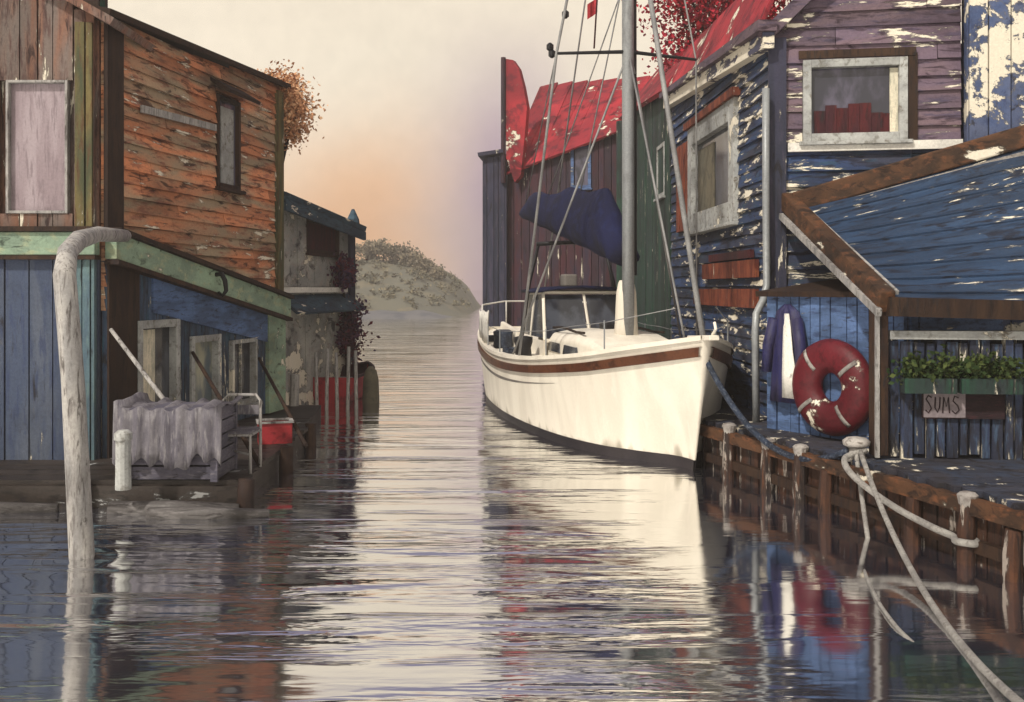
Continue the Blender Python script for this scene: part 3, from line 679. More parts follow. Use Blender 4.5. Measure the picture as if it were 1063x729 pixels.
m.build('seat', 'tarp', chr_)
m = MB(); m.box((cx0, cy0 + 0.195, 0.27 + 0.62), (0.38, 0.015, 0.10)); m.build('backrest', 'tarp', chr_)

# poles leaning on the blue wall
for k, (p0, p1, d0, d1, lab) in enumerate(((at(115, 342, 10.9), at(186, 436, 10.45), 0, 0, 'pale pole leaning across the door and first blue window'),
                                  (at(200, 366, 12.0), at(243, 438, 11.0), 0, 0, 'dark pole leaning over the middle blue ground floor window'),
                                  (at(269, 372, 13.6), at(300, 430, 12.4), 0, 0, 'dark pole leaning against the sage green end board'))):
    e = p0 + (p1 - p0) * ((p0.z - 0.28) / (p0.z - p1.z)); m = MB(); m.tube([p0, (p0 + e) / 2, e], [0.022, 0.026, 0.028], 8)
    tag(settle(m.build('pole', 'greywood' if k == 0 else 'darkbrown', None, smooth=True)), lab, 'pole', 'poles leaning on the blue ground floor')

# red boxes on the ledge
def fishbox(x, y, z, rz, lab, tilt=0.0, sc=1.0):
    t = thing('fish_box', lab, 'box', (x, y, z)); R = Matrix.Rotation(rz, 3, 'Z') @ Matrix.Rotation(tilt, 3, 'Y')
    m = MB(); L, Wd, H = 0.46 * sc, 0.34 * sc, 0.30 * sc
    for s in (-1, 1):
        m.box((0, s * Wd / 2, H / 2), (L, 0.02, H)); m.box((s * L / 2, 0, H / 2), (0.02, Wd - 0.022, H))
    m.box((0, 0, 0.012), (L - 0.03, Wd - 0.03, 0.02)); m.bm.transform(Matrix.Translation(t.location) @ R.to_4x4()); m.build('tub', 'red', t)
    m = MB()
    for s in (-1, 1): m.box((0, s * (Wd / 2 + 0.005), H + 0.012), (L + 0.06, 0.05, 0.022))
    for s in (-1, 1): m.box((s * (L / 2 + 0.005), 0, H + 0.0125), (0.05, Wd - 0.045, 0.02))
    m.bm.transform(Matrix.Translation(t.location) @ R.to_4x4()); m.build('rim', 'greywood', t)
fishbox(-2.98, 12.1, 0.275, 0.3, 'dark red fish box with grey rim behind the tube chair', 0.0, 0.85)
#fishbox(-2.90, 13.55, 0.30, -0.4, 'red fish box tipped askew at the far corner of the ledge', 0.35, 0.9)

# cottage further along the left bank
ct = thing('cottage', 'peeling grey white cottage with petrol blue roof edge beyond the brown house', 'building', (-4.2, 19, 0))
wc = Wall((-4.14, 16.6), (-3.50, 21.0))
ctop = lambda t: 3.80 - 0.06 * t
s1 = wc.rect(316, 230, 350, 264)
m = MB(); vboards(m, wc, 2.24, ctop, 0.5, [s1], rnd=random.Random(31), gap=0.003); backing(m, wc, -0.6, ctop, n=4)
m.prism([(-4.30, 16.62), (-3.68, 20.9), (-8.5, 21.6), (-8.5, 17.2)], -0.6, 3.5); m.build('upper_wall', 'cottage', ct)
m = MB(); vboards(m, wc, -0.5, 2.12, 0.4, rnd=random.Random(32), gap=0.004); m.build('lower_wall', 'cottage', ct)
window(ct, wc, s1, 'darkbrown', 'maroon', 0.07)
m = MB(); m.slab([wc.p(-0.1, 0.3, 3.86), wc.p(wc.len + 0.15, 0.3, 3.56), wc.p(wc.len + 0.15, -2.2, 4.15), wc.p(-0.1, -2.2, 4.45)], 0.11); m.build('roof', 'petrol', ct)
m = MB(); m.hexa([wc.p(-0.1, 0.24, 3.55), wc.p(wc.len + 0.1, 0.24, 3.26), wc.p(wc.len + 0.1, 0.30, 3.26), wc.p(-0.1, 0.30, 3.55), wc.p(-0.1, 0.24, 3.75), wc.p(wc.len + 0.1, 0.24, 3.44), wc.p(wc.len + 0.1, 0.30, 3.44), wc.p(-0.1, 0.30, 3.75)]); m.build('eaves_board', 'petrol', ct)
m = MB(); m.hexa(bx(wc, 0.0, 3.7, 2.13, 2.23, 0.0, 0.16)); m.build('ledge_board', 'whitetrim', ct)
m = MB(); m.slab([wc.p(0.2, 0.42, 1.78), wc.p(4.2, 0.42, 1.78), wc.p(4.2, 0.03, 2.1), wc.p(0.2, 0.03, 2.1)], 0.05); m.build('awning', 'petrol', ct)
m = MB(); m.hexa(bx(wc, wc.len - 0.35, wc.len, -0.4, 3.5, 0.0, 0.09)); cp = m.build('corner_post', 'navywall', ct)
m = MB(); m.lathe(wc.p(wc.len - 0.2, 0.1, 3.50), [(0.16, 0), (0.13, 0.2), (0.03, 0.42)], 10); m.build('corner_finial', 'petrol', ct)
vine = thing('vine', 'plum coloured vine climbing the cottage corner below the maroon shutter', 'plant', wc.p(3.9, 0.1, 0.0))
m = MB(); m.tube([wc.p(3.9, 0.1, -0.2), wc.p(3.7, 0.12, 1.0), wc.p(3.6, 0.12, 2.0), wc.p(3.2, 0.12, 2.9)], [0.04, 0.035, 0.03, 0.015], 6); m.build('stem', 'darkbrown', vine)
m = MB(); rnd = random.Random(6); crown(m, wc.p(3.75, 0.16, 1.3), (0.16, 0.45, 0.75), 40, 40, 0.09, rnd, 0.26); crown(m, wc.p(3.3, 0.16, 2.55), (0.14, 0.5, 0.32), 24, 40, 0.09, rnd, 0.22); m.build('foliage', 'leaf_plum', vine, recalc=False)

# red dinghy, its poles and the olive pile
dg = thing('dinghy', 'small red dinghy moored below the cottage', 'boat', (-3.42, 18.6, 0))
def dinghy():
    u = Vector((0.13, 0.99, 0)).normalized(); n = Vector((u.y, -u.x, 0)); O = Vector((-3.47, 18.5, 0))
    rows_o, rows_i = [], []
    for k in range(11):
        a = k / 10 * 2.5; f = max(0.02, 1 - (max(0, a - 1.0) / 1.5) ** 2.2); sh_ = 0.50 + 0.10 * (a / 2.5) ** 2
        bs, bb = 0.45 * f, 0.32 * f
        sec = [(-bs, sh_), (-(bs + bb) / 2 - 0.02, sh_ * 0.5), (-bb, 0.02), (0, -0.1), (bb, 0.02), ((bs + bb) / 2 + 0.02, sh_ * 0.5), (bs, sh_)]
        rows_o.append([O + u * a + n * l + Vector((0, 0, z)) for l, z in sec])
        rows_i.append([O + u * a + n * (l * 0.92) + Vector((0, 0, z if abs(z - sh_) < 0.01 else z + 0.05)) for l, z in sec])
    m = MB(); vo = m.grid(rows_o); m.bm.faces.new(vo[0]); m.bm.faces.new(vo[-1]); h = m.build('hull', 'red', dg, smooth=False)
    m = MB(); m.grid(rows_i); m.build('inside', 'maroon', dg)
    m = MB()
    for s in (0, 6): m.tube([r[s] for r in rows_o], 0.03, 6)
    m.build('gunwale', 'maroon', dg)
    for a in (0.7, 1.4):
        q = MB(); q.box(O + u * a + Vector((0, 0, 0.36)), (0.76, 0.18, 0.03), math.atan2(-u.x, u.y)); q.build('thwart', 'greywood', dg)
dinghy()
for k, (px, y0, y1, lab) in enumerate(((329, 366, 402, 'grey mooring pole at the left end of the red dinghy'), (339, 362, 404, 'grey mooring pole in front of the dinghy, second from its left end'),
                                 (350, 366, 400, 'short grey mooring pole before the middle of the red dinghy'), (361, 360, 402, 'grey mooring pole in front of the dinghy, fourth from its left end'), (370, 364, 398, 'grey mooring pole at the right end of the red dinghy'))):
    d = 17.6; a, b_ = at(px, y1 + 18, d), at(px + (k % 2) * 2 - 1, y0, d); m = MB(); m.tube([Vector((a.x, d, -0.8)), Vector((a.x, d, 0)), b_], [0.035, 0.035, 0.03], 8)
    tag(settle(m.build('mooring_pole', 'greywood', None, smooth=True)), lab, 'pole', 'mooring poles in front of the red dinghy')
m = MB(); c = on_plane(385, 418); m.lathe(c + Vector((0, 0, -0.8)), [(0.17, 0), (0.165, 0.85), (0.15, 1.25), (0.11, 1.42), (0.04, 1.5)], 14)
tag(settle(m.build('mooring_pile', 'olive', None, smooth=True)), 'round topped olive pile alone in the water right of the red dinghy', 'post')
for k, (px, lab) in enumerate(((292, 'weathered pile nearest the brown house at the cottage foot'), (306, 'weathered pile left of the red dinghy at the cottage foot'))):
    m = MB(); q = at(px, 405, 16.4); m.tube([(q.x, 16.3, -0.8), (q.x, 16.3, 0), (q.x + 0.02, 16.3, 0.95 - 0.2 * k)], [0.09, 0.085, 0.08], 9)
    tag(settle(m.build('pile', 'greywood', None, smooth=False)), lab, 'post', 'piles at the cottage foot')

# ------------------------------------------------------------------ right bank: quay
quay = thing('quay', 'brown plank quay along the right bank below the blue house', 'quay', (5, 11, 0))
QE = [(4.72, 4.8), (3.90, 7.33), (2.43, 11.96), (2.72, 14.0), (2.75, 18), (2.55, 24), (-0.75, 26.9)]
QP = QE + [(-0.75, 34), (14, 34), (14, 4.8)]
m = MB(); m.prism([(x + 0.06, y) if i < 7 else (x, y) for i, (x, y) in enumerate(QP)], -1.2, 0.52); m.build('core', 'quay', quay)
m = MB(); rnd = random.Random(12); y = 4.85
def edge_x(y):
    for (xa, ya), (xb, yb) in zip(QE, QE[1:]):
        if ya <= y <= yb: return xa + (xb - xa) * (y - ya) / (yb - ya)
    return QE[-1][0]
while y < 24:
    wd = rnd.uniform(0.16, 0.24); xe = edge_x(y + wd / 2) - 0.06 + rnd.uniform(-0.03, 0.02)
    m.box(((xe + 13) / 2, y + wd / 2, 0.552), (13 - xe, wd - 0.012, 0.055)); y += wd
m.build('plank_deck', 'quaytop', quay)
m = MB(); rnd = random.Random(13)
for (A, B) in zip(QE[:-1], QE[1:]):
    vboards(m, Wall(A, B), -0.9, 0.50, 0.17, rnd=rnd, thick=0.05, ragged=0.03, gap=0.01)
m.build('face_board', 'quay', quay)
m = MB(); m.hexa(bx(Wall(QE[1], QE[2]), 0.05, 4.7, 0.10, 0.20, 0.055, 0.12)); m.build('wale', 'darkbrown', quay)
wq = Wall(QE[1], QE[2])
m = MB(); m.hexa(bx(Wall(QE[0], QE[1]), 0, Wall(QE[0], QE[1]).len, 0.40, 0.53, 0.06, 0.15)); m.hexa(bx(wq, 0, wq.len, 0.40, 0.53, 0.06, 0.15)); m.build('edge_beam', 'beam', quay)
for k, (px, zt, cap) in enumerate(((757, 0.66, 1), (797, 0.60, 1), (831, 0.63, 1), (858, 0.46, 0), (948, 0.44, 0), (1004, 0.60, 1), (1052, 0.42, 0))):
    t, z = wq.hit(px, 460, 0.12); m = MB(); c = wq.p(t, 0.13, 0)
    m.tube([c + Vector((0, 0, -1.2)), c + Vector((0, 0, 0.2)), c + Vector((0.012, 0.0, zt - 0.04))], [0.075, 0.07, 0.062], 9); pl = m.build('pile', 'quay', quay, smooth=False)
    if cap:
        m = MB(); m.lathe(c + Vector((0.012, 0, zt - 0.05)), [(0.064, -0.09), (0.072, -0.05), (0.082, 0.0), (0.06, 0.02), (0.02, 0.03)], 11); m.build('cap', 'palecap', pl)
# far warehouse with red roof, navy shed, green house
wh = thing('warehouse', 'wine dark warehouse with broad red roof behind the mast', 'building', (1.5, 27, 0.57))
ww = Wall((-0.12, 27.6), (3.9, 25.8))
wtop = lambda t: 5.55 + 0.30 * t
ww1 = ww.rect(593, 150, 614, 196)
m = MB(); vboards(m, ww, 0.57, wtop, 0.22, [ww1], rnd=random.Random(41)); backing(m, ww, 0.57, wtop, n=6); m.prism([(-0.1, 27.8), (3.95, 26.0), (5.5, 31), (0.2, 32)], 0.5, 5.5); m.build('wall', 'wine', wh)
window(wh, ww, ww1, 'bluetrim', 'glassslate', 0.09)
m = MB()
for k in range(9):     # overlapping red sheets
    a, b_ = ww.len * k / 9 - 0.08, ww.len * (k + 1) / 9 + 0.02
    g = lambda t, o, z: ww.p(t, o, z)
    m.slab([g(a, 0.25, wtop(a) - 0.1), g(b_, 0.25, wtop(b_) - 0.1), g(b_, -2.6, 8.6 - 0.02 * b_), g(a, -2.6, 8.5)], 0.05 + 0.02 * (k % 2))
m.build('roof', 'redroof', wh)
m = MB(); m.tube([ww.p(0.02, 0.35, 5.2), ww.p(0.02, 0.35, 8.75)], 0.07, 8); m.build('corner_pole', 'wine', wh)
m = MB(); prof = [(0.05, 8.72), (0.30, 8.66), (0.48, 8.4), (0.62, 7.9), (0.74, 7.3), (0.66, 6.4), (0.55, 5.4), (0.36, 5.2), (0.10, 5.9)]
m1 = [ww.p(t, 0.33, z) for t, z in prof]; m2 = [ww.p(t, 0.12, z) for t, z in prof]
v1 = [m.bm.verts.new(p) for p in m1]; v2 = [m.bm.verts.new(p) for p in m2]; m.bm.faces.new(v1); m.bm.faces.new(v2[::-1])
for i in range(len(v1)): m.bm.faces.new((v1[i], v1[(i + 1) % len(v1)], v2[(i + 1) % len(v1)], v2[i]))
m.build('gable_board', 'redroof', wh)
ns = thing('shed', 'narrow navy shed at the canal end of the red roofed warehouse', 'shed', (-0.6, 27, 0.57))
wn = Wall((-0.84, 27.4), (-0.15, 27.35))
m = MB(); vboards(m, wn, 0.57, lambda t: 5.9 + 0.2 * t, 0.18, rnd=random.Random(43), ragged=0.06); backing(m, wn, 0.57, 5.9); m.prism([(-0.84, 27.5), (-0.16, 27.5), (-0.1, 31), (-0.84, 31)], 0.5, 5.8); m.build('wall', 'navywall', ns)
m = MB(); m.slab([wn.p(-0.12, 0.2, 6.05), wn.p(0.6, 0.2, 6.15), wn.p(0.6, -3.8, 6.2), wn.p(-0.12, -3.8, 6.1)], 0.1); m.build('roof', 'navywall', ns)

gh = thing('green_house', 'dark bottle green boarded house between warehouse and blue house', 'building', (3.2, 21, 0.57))
wg = Wall((2.90, 24.2), (3.03, 18.25))
gt = lambda t: 6.55 - 0.10 * t
m = MB(); vboards(m, wg, 0.57, gt, 0.34, rnd=random.Random(51)); backing(m, wg, 0.57, gt, n=3); m.prism([(3.06, 24.1), (3.19, 18.3), (9, 18.6), (9, 24.5)], 0.5, 5.9); m.build('wall', 'bottle', gh)
window(gh, wg, wg.rect(684, 150, 692, 205), 'greypaint', 'glass', 0.08)
m = MB(); m.slab([wg.p(-0.1, 0.22, 6.5), wg.p(wg.len, 0.22, 5.95), wg.p(wg.len, -0.9, 7.3), wg.p(-0.1, -0.9, 7.9)], 0.09); m.build('roof', 'redroof', gh)
m = MB(); m.tube([wg.p(0.6, 0.2, 0.57), wg.p(0.6, 0.2, 6.3)], 0.16, 10); m.build('corner_post', 'bottle', gh)

tree('red_tree', 'crimson leaved tree standing behind the red roof of the blue house', (4.5, 20.5, 0.5), 5, (0, 0, 7.6), (1.5, 1.3, 1.9), 170, 80, 0.10, 'leaf_red', 9, None, 0.5)

# ------------------------------------------------------------------ the blue house
bl = thing('blue_house', 'royal blue clapboard house with plum gable and grey framed windows on the quay', 'building', (5, 14, 0.57))
wa = Wall((3.03, 18.22), (3.28, 12.2)); wb = Wall((3.28, 12.2), (5.52, 11.85))
at_ = lambda t: 5.80 - 0.06 * t
cw = wa.rect(719, 118, 768, 236)
m = MB(); clap(m, wa, 0.57, at_, 0.17, [cw], rnd=random.Random(61)); backing(m, wa, 0.57, at_, n=3)
bsplit = 4.02
m2 = m; clap(m2, wb, 0.57, bsplit, 0.2, rnd=random.Random(62)); backing(m2, wb, 0.57, bsplit)
m.prism([(3.5, 12.5), (5.5, 12.15), (9, 12.6), (9, 18.2), (3.3, 18.15)], 0.5, 5.3); m.build('wall', 'royal', bl)
gz2 = lambda t: 5.42 + min(t, 2.9) * 0.95
fw_ = wb.rect(833, 62, 941, 147)
m = MB(); clap(m, wb, bsplit, gz2, 0.2, [fw_], rnd=random.Random(63)); backing(m, wb, bsplit, gz2, n=8); m.build('gable', 'plum', bl)
fr = window(bl, wb, fw_, 'greypaint', 'glassslate', 0.10, proud=0.08)
a_, b_, c_, d_ = fw_
m = MB(); rnd = random.Random(3)
for k in range(7):
    t0 = a_ + 0.14 + (b_ - a_ - 0.28) * k / 7; t1 = a_ + 0.14 + (b_ - a_ - 0.28) * (k + 1) / 7
    m.hexa(bx(wb, t0, t1 - 0.004, c_ + 0.10, c_ + 0.42 + rnd.uniform(-0.08, 0.14), -0.013, 0.008))
m.build('shutter', 'maroon', fr)
m = MB(); m.hexa(bx(wb, b_ - 0.20, b_ - 0.103, c_ + 0.10, d_ - 0.12, -0.012, 0.012)); m.build('curtain', 'palecurtain', fr)
m = MB(); m.hexa(bx(wb, b_ + 0.01, b_ + 0.12, c_ - 0.06, d_ + 0.05, 0.0, 0.05)); m.hexa(bx(wb, a_ - 0.05, b_ + 0.1, d_ + 0.02, d_ + 0.12, 0.0, 0.06)); m.build('architrave', 'darkbrown', fr)
fr = window(bl, wa, cw, 'greypaint', 'glass', 0.30, proud=0.09, inset=(0.05, 0.5, 0.0, 0.9), inset_m='olive')
m = MB(); m.hexa(bx(wa, cw[0] - 0.10, cw[1] + 0.1, cw[3] + 0.003, cw[3] + 0.12, 0.0, 0.14)); m.build('lintel', 'rust', fr)
sr = wa.rect(706, 150, 719, 240)
m = MB(); vboards(m, wa, sr[2], sr[3], 0.2, t0=sr[0], t1=cw[0] - 0.02, thick=0.08, rnd=random.Random(4)); m.build('shutter', 'rust', bl)
for (x0, y0, x1, y1, mm) in ((735, 272, 791, 289, 'rust'), (726, 300, 791, 318, 'rust'), (742, 262, 786, 270, 'maroon')):
    r = wa.rect(x0, y0, x1, y1); m = MB(); m.hexa(bx(wa, r[0], r[1], r[2], r[3], 0.04, 0.10)); m.build('rust_board', mm, bl)
m = MB(); m.hexa([wa.p(-0.05, 0.02, 5.62), wa.p(wa.len + 0.2, 0.02, 5.20), wa.p(wa.len + 0.2, 0.16, 5.20), wa.p(-0.05, 0.16, 5.62), wa.p(-0.05, 0.02, 5.80), wa.p(wa.len + 0.2, 0.02, 5.40), wa.p(wa.len + 0.2, 0.16, 5.40), wa.p(-0.05, 0.16, 5.80)])
m.build('eaves_board', 'flakywhite', bl)
m = MB(); m.hexa([wa.p(-0.05, 0.0, 5.805), wa.p(wa.len + 0.25, 0.0, 5.405), wa.p(wa.len + 0.25, 0.24, 5.405), wa.p(-0.05, 0.24, 5.805), wa.p(-0.05, 0.0, 5.90), wa.p(wa.len + 0.25, 0.0, 5.54), wa.p(wa.len + 0.25, 0.24, 5.54), wa.p(-0.05, 0.24, 5.90)])
m.build('gutter', 'plum', bl)
m = MB()
for k in range(12):
    a, b_ = wa.len * k / 12, wa.len * (k + 1) / 12
    m.slab([wa.p(a, 0.14, 5.92 - 0.06 * a), wa.p(b_ - 0.01, 0.14, 5.92 - 0.06 * b_), wa.p(b_ - 0.01, -0.30, 6.75 - 0.02 * b_), wa.p(a, -0.30, 6.75 - 0.02 * a)], 0.04 + 0.015 * (k % 2))
m.slab([wa.p(0, -0.3, 6.74), wa.p(wa.len, -0.3, 6.62), wa.p(wa.len, -3.2, 8.6), wa.p(0, -3.2, 8.6)], 0.06)
m.build('roof', 'redroof', bl)
m = MB(); m.bar(wb.p(-0.12, 0.1, 5.34), wb.p(2.2, 0.1, 7.55), 0.16, 0.16); m.build('bargeboard', 'plum', bl)
m = MB(); m.hexa(bx(wb, -0.04, 0.18, 0.57, 5.36, 0.02, 0.08)); m.build('corner_board', 'navywall', bl)
m = MB(); m.hexa(bx(wb, 0.2, wb.len, 3.92, 4.03, 0.03, 0.09)); m.build('string_board', 'whitetrim', bl)
m = MB(); m.tube([at(795, 92, 12.0), at(795, 200, 12.0), at(796, 296, 12.0), at(792, 312, 11.9), at(785, 326, 11.75), at(784, 345, 11.7), at(785, 442, 11.7)], 0.045, 10); m.build('downpipe', 'alloy', bl, smooth=True)

pb = thing('annex', 'badly peeling pale blue annex at the upper right edge', 'building', (7.5, 11.5, 0.57))
wp = Wall((5.54, 11.70), (10.0, 11.0))
m = MB(); vboards(m, wp, 0.57, 7.6, 0.3, rnd=random.Random(66)); backing(m, wp, 0.57, 7.6); m.prism([(5.6, 11.88), (10, 11.2), (10, 15), (5.6, 12.0)], 0.5, 7.5); m.build('wall', 'paleblue', pb)
m = MB(); m.slab([wp.p(-0.2, 0.25, 7.65), wp.p(wp.len, 0.25, 7.65), wp.p(wp.len, -3, 8.6), wp.p(-0.2, -3, 8.6)], 0.1); m.build('roof', 'petrol', pb)

# lean-to porch in front of it
po = thing('porch', 'blue lean-to porch roof edged with heavy brown beams in front of the plum gable', 'porch', (4.6, 10.5, 0.57))
V0 = at(824, 216, 12.05); V1 = at(926, 316, 9.1); V3 = at(1075, 148, 11.3); V2 = Vector((6.6, 8.85, 1.97))
V3b = V3 + (V3 - V0) * 0.25
m = MB(); N_ = 9
for k in range(N_):        # boards running along the slope's length, each lapped over the one below
    a, b_ = k / N_, (k + 1) / N_ + 0.02
    p0, p1 = V0.lerp(V1, a), V0.lerp(V1, min(1, b_)); q0_, q1_ = V3b.lerp(V2, a), V3b.lerp(V2, min(1, b_))
    lift = Vector((0, 0, 0.012))
    m.slab([p1 + lift, q1_ + lift, q0_, p0], 0.03)
m.build('roof', 'porch', po)
dv = Vector((-0.02, 0, 0.05))
m = MB(); m.bar(V0 + Vector((0, -0.02, 0.06)), V3b + Vector((0, -0.02, 0.12)), 0.14, 0.26); m.build('ridge_beam', 'beam', po, bevel=0.02)
m = MB(); m.bar(V0 + Vector((-0.06, 0.1, 0.10)), V1 + Vector((-0.06, -0.02, 0.02)), 0.16, 0.22); m.build('verge_beam', 'beam', po, bevel=0.02)
m = MB(); m.bar(V0 + Vector((-0.16, 0, -0.10)), V1 + Vector((-0.14, -0.05, -0.08)), 0.05, 0.07); m.bar(V0 + Vector((0.06, -0.1, 0.05)), V1 + Vector((0.05, 0, 0.11)), 0.03, 0.04); m.build('verge_batten', 'greywood', po)
m = MB(); m.bar(V0 + Vector((0.25, -0.14, -0.03)), V3b + Vector((0.0, -0.14, -0.10)), 0.045, 0.06); m.build('cap_batten', 'palecap', po)
m = MB(); m.bar(V1 + Vector((-0.05, -0.03, -0.02)), V2 + Vector((0, -0.03, -0.02)), 0.12, 0.18); m.build('eaves_beam', 'darkbrown', po)
pp = at(912, 322, 9.22); m = MB(); m.box((pp.x, 9.22, (0.58 + pp.z) / 2 + 0.03), (0.14, 0.14, pp.z - 0.58)); m.build('post', 'darkbrown', po, bevel=0.01)
m = MB(); m.box((pp.x - 0.045, 9.135, (0.58 + pp.z) / 2), (0.04, 0.025, pp.z - 0.62)); m.build('post_batten', 'greywood', po)
m = MB(); m.box((6.5, 8.9, 1.24), (0.14, 0.14, 1.34)); m.build('post', 'darkbrown', po)

# booth below the house corner, its wall turned towards the water
bo = thing('booth', 'low blue boarded booth behind the dark red lifebuoy', 'booth', (3.6, 10.5, 0.57))
wk = Wall((3.00, 11.25), (3.98, 9.68))
m = MB(); vboards(m, wk, 0.58, 2.12, 0.17, rnd=random.Random(71)); backing(m, wk, 0.58, 2.12); m.prism([(3.2, 11.35), (4.15, 9.8), (5.4, 10.6), (4.6, 11.8)], 0.58, 2.1); m.build('wall', 'bluetrim', bo)
m = MB(); m.slab([wk.p(-0.1, 0.12, 2.17), wk.p(wk.len + 0.1, 0.12, 2.17), wk.p(wk.len + 0.1, -1.5, 2.35), wk.p(-0.1, -1.5, 2.35)], 0.06); m.build('roof', 'darkbrown', bo)

# coat on the booth
co = thing('coat', 'navy oilskin coat with pale lining hanging left of the dark red lifebuoy', 'coat', wk.p(0.35, 0.1, 0.95))
def coat():
    rows = []; n = 14
    for z, hw, bul in ((2.02, 0.05, 0.03), (1.94, 0.16, 0.06), (1.80, 0.20, 0.08), (1.5, 0.20, 0.09), (1.2, 0.24, 0.10), (0.92, 0.28, 0.10)):
        rows.append([wk.p(0.36 + hw * (i / (n - 1) * 2 - 1), 0.06 + bul * max(0.0, math.sin(math.pi * i / (n - 1))) ** 0.6 + 0.012 * math.sin(i * 1.9 + z * 4), z) for i in range(n)])
    m = MB(); m.grid(rows); o = m.build('body', 'cushion', co, smooth=True); s = o.modifiers.new('t', 'SOLIDIFY'); s.thickness = 0.015
    m = MB(); m.grid([[wk.p(0.36 + (0.02 + 0.18 * i / 4) * f, 0.10 + bul, z) for i in range(5)] for z, f, bul in ((1.92, 0.35, 0.035), (1.75, 0.6, 0.06), (1.5, 0.8, 0.075), (1.25, 1.1, 0.09), (0.98, 1.25, 0.09))])
    o = m.build('lining', 'whitetrim', co, smooth=True); s = o.modifiers.new('t', 'SOLIDIFY'); s.thickness = 0.012
    for s_ in (-1, 1):
        m = MB(); m.tube([wk.p(0.36 + s_ * 0.16, 0.12, 1.86), wk.p(0.36 + s_ * 0.24, 0.14, 1.55), wk.p(0.36 + s_ * 0.25, 0.16, 1.25)], [0.07, 0.065, 0.055], 10); m.build('sleeve', 'cushion', co, smooth=True)
coat()

# lifebuoy
def lifebuoy():
    tt, zz = wk.hit(865, 402, 0.13); c = wk.p(tt, 0.15, zz)
    t = thing('lifebuoy', 'big dark red lifebuoy hung on the blue booth', 'lifebuoy', c)
    ax = Vector((wk.n.x, wk.n.y, 0)).normalized(); u = Vector((wk.d.x, wk.d.y, 0)); z = Vector((0, 0, 1)); R, r = 0.335, 0.185
    m = MB(); rows = []
    for k in range(40):
        th = k / 40 * 2 * math.pi; cc = c + (u * math.cos(th) + z * math.sin(th)) * R; e = (u * math.cos(th) + z * math.sin(th))
        rows.append([cc + (e * math.cos(q * 2 * math.pi / 16) * r + ax * math.sin(q * 2 * math.pi / 16) * r * 0.7) for q in range(16)])
    vs = [[m.bm.verts.new(p) for p in row] for row in rows]
    for i in range(40):
        for j in range(16): m.bm.faces.new((vs[i][j], vs[i][(j + 1) % 16], vs[(i + 1) % 40][(j + 1) % 16], vs[(i + 1) % 40][j]))
    m.build('ring', 'ring', t, smooth=True)
    for k in range(4):
        th = math.radians(38 + 90 * k); e = u * math.cos(th) + z * math.sin(th); tn = -u * math.sin(th) + z * math.cos(th); m = MB(); vs = []
        for dlt in (-0.022, 0.022):
            vs.append([m.bm.verts.new(c + e * R + tn * dlt + (e * math.cos(q) * r + ax * math.sin(q) * r * 0.7) * 1.03) for q in [math.radians(40 + 12 * j) for j in range(8)]])
        for j in range(7): m.bm.faces.new((vs[0][j], vs[0][j + 1], vs[1][j + 1], vs[1][j]))
        o = m.build('lashing', 'palecap', t, smooth=True); sm = o.modifiers.new('t', 'SOLIDIFY'); sm.thickness = 0.008; sm.offset = 0
lifebuoy()

# fence, planters and sign under the porch
fe = thing('fence', 'blue black board fence with peeling paint under the porch eaves', 'fence', (5, 9.05, 0.57))
wfz = Wall((pp.x + 0.10, 9.25), (6.55, 8.98))
m = MB(); vboards(m, wfz, 0.60, 1.70, 0.105, rnd=random.Random(81), thick=0.025, gap=0.012, ragged=0.03); m.build('board', 'fence', fe)
m = MB(); m.hexa(bx(wfz, 0, wfz.len, 1.72, 1.80, -0.06, 0.08)); m.build('top_rail', 'greypaint', fe)
m = MB(); m.hexa(bx(wfz, 0, wfz.len, 0.72, 0.80, -0.07, -0.022)); m.hexa(bx(wfz, 0, wfz.len, 1.45, 1.53, -0.07, -0.022)); m.build('rail', 'darkbrown', fe)
m = MB(); backing(m, Wall((pp.x + 0.15, 9.72), (6.55, 9.42)), 0.6, 1.75); o = m.build('back_board', 'fence', fe)
for k, (x0, x1, lab) in enumerate(((932, 985, 'left planter box of leafy greens on the dark fence'), (990, 1052, 'right planter box of leafy greens on the dark fence'))):
    ta, tb = wfz.hit(x0, 400)[0], wfz.hit(x1, 400)[0]; p = thing('planter', lab, 'planter', wfz.p((ta + tb) / 2, 0.13, 1.24), 'planter boxes on the fence')
    m = MB(); m.hexa(bx(wfz, ta, tb, 1.22, 1.36, 0.05, 0.22)); m.build('box', 'bottle', p)
    m = MB(); rnd = random.Random(90 + k)
    for j in range(9):
        crown(m, wfz.p(ta + (tb - ta) * (j + 0.5) / 9, 0.13, 1.42 + rnd.uniform(-0.02, 0.09)), (0.06, 0.06, 0.08), 6, 16, 0.055, rnd, 0.10)
    m.build('foliage', 'leaf_green', p, recalc=False)
sg = thing('sign', 'dark maroon sign board with scrawled pale panel on the fence', 'sign', wfz.p(0.8, 0.08, 1.0))
sa, sb, sc_, sd = wfz.rect(955, 406, 1040, 434)
m = MB(); m.hexa(bx(wfz, sa, sb, sc_, sd, 0.045, 0.07)); m.build('board', 'signdark', sg)
mid = sa + (sb - sa) * 0.52
m = MB(); m.hexa(bx(wfz, sa + 0.01, mid, sc_ + 0.012, sd - 0.008, 0.071, 0.078)); m.build('panel', 'signlight', sg)
m = MB(); H_ = sd - sc_; Wd_ = mid - sa
def stroke(pts):
    q = [wfz.p(sa + Wd_ * (0.06 + 0.9 * x), 0.082, sc_ + H_ * y) for x, y in pts]
    m.tube(q, 0.0065, 5)
stroke([(0.16, 0.78), (0.08, 0.86), (0.02, 0.72), (0.10, 0.55), (0.16, 0.38), (0.08, 0.22), (0.01, 0.32)])
stroke([(0.26, 0.80), (0.25, 0.40), (0.31, 0.25), (0.37, 0.42), (0.38, 0.80)])
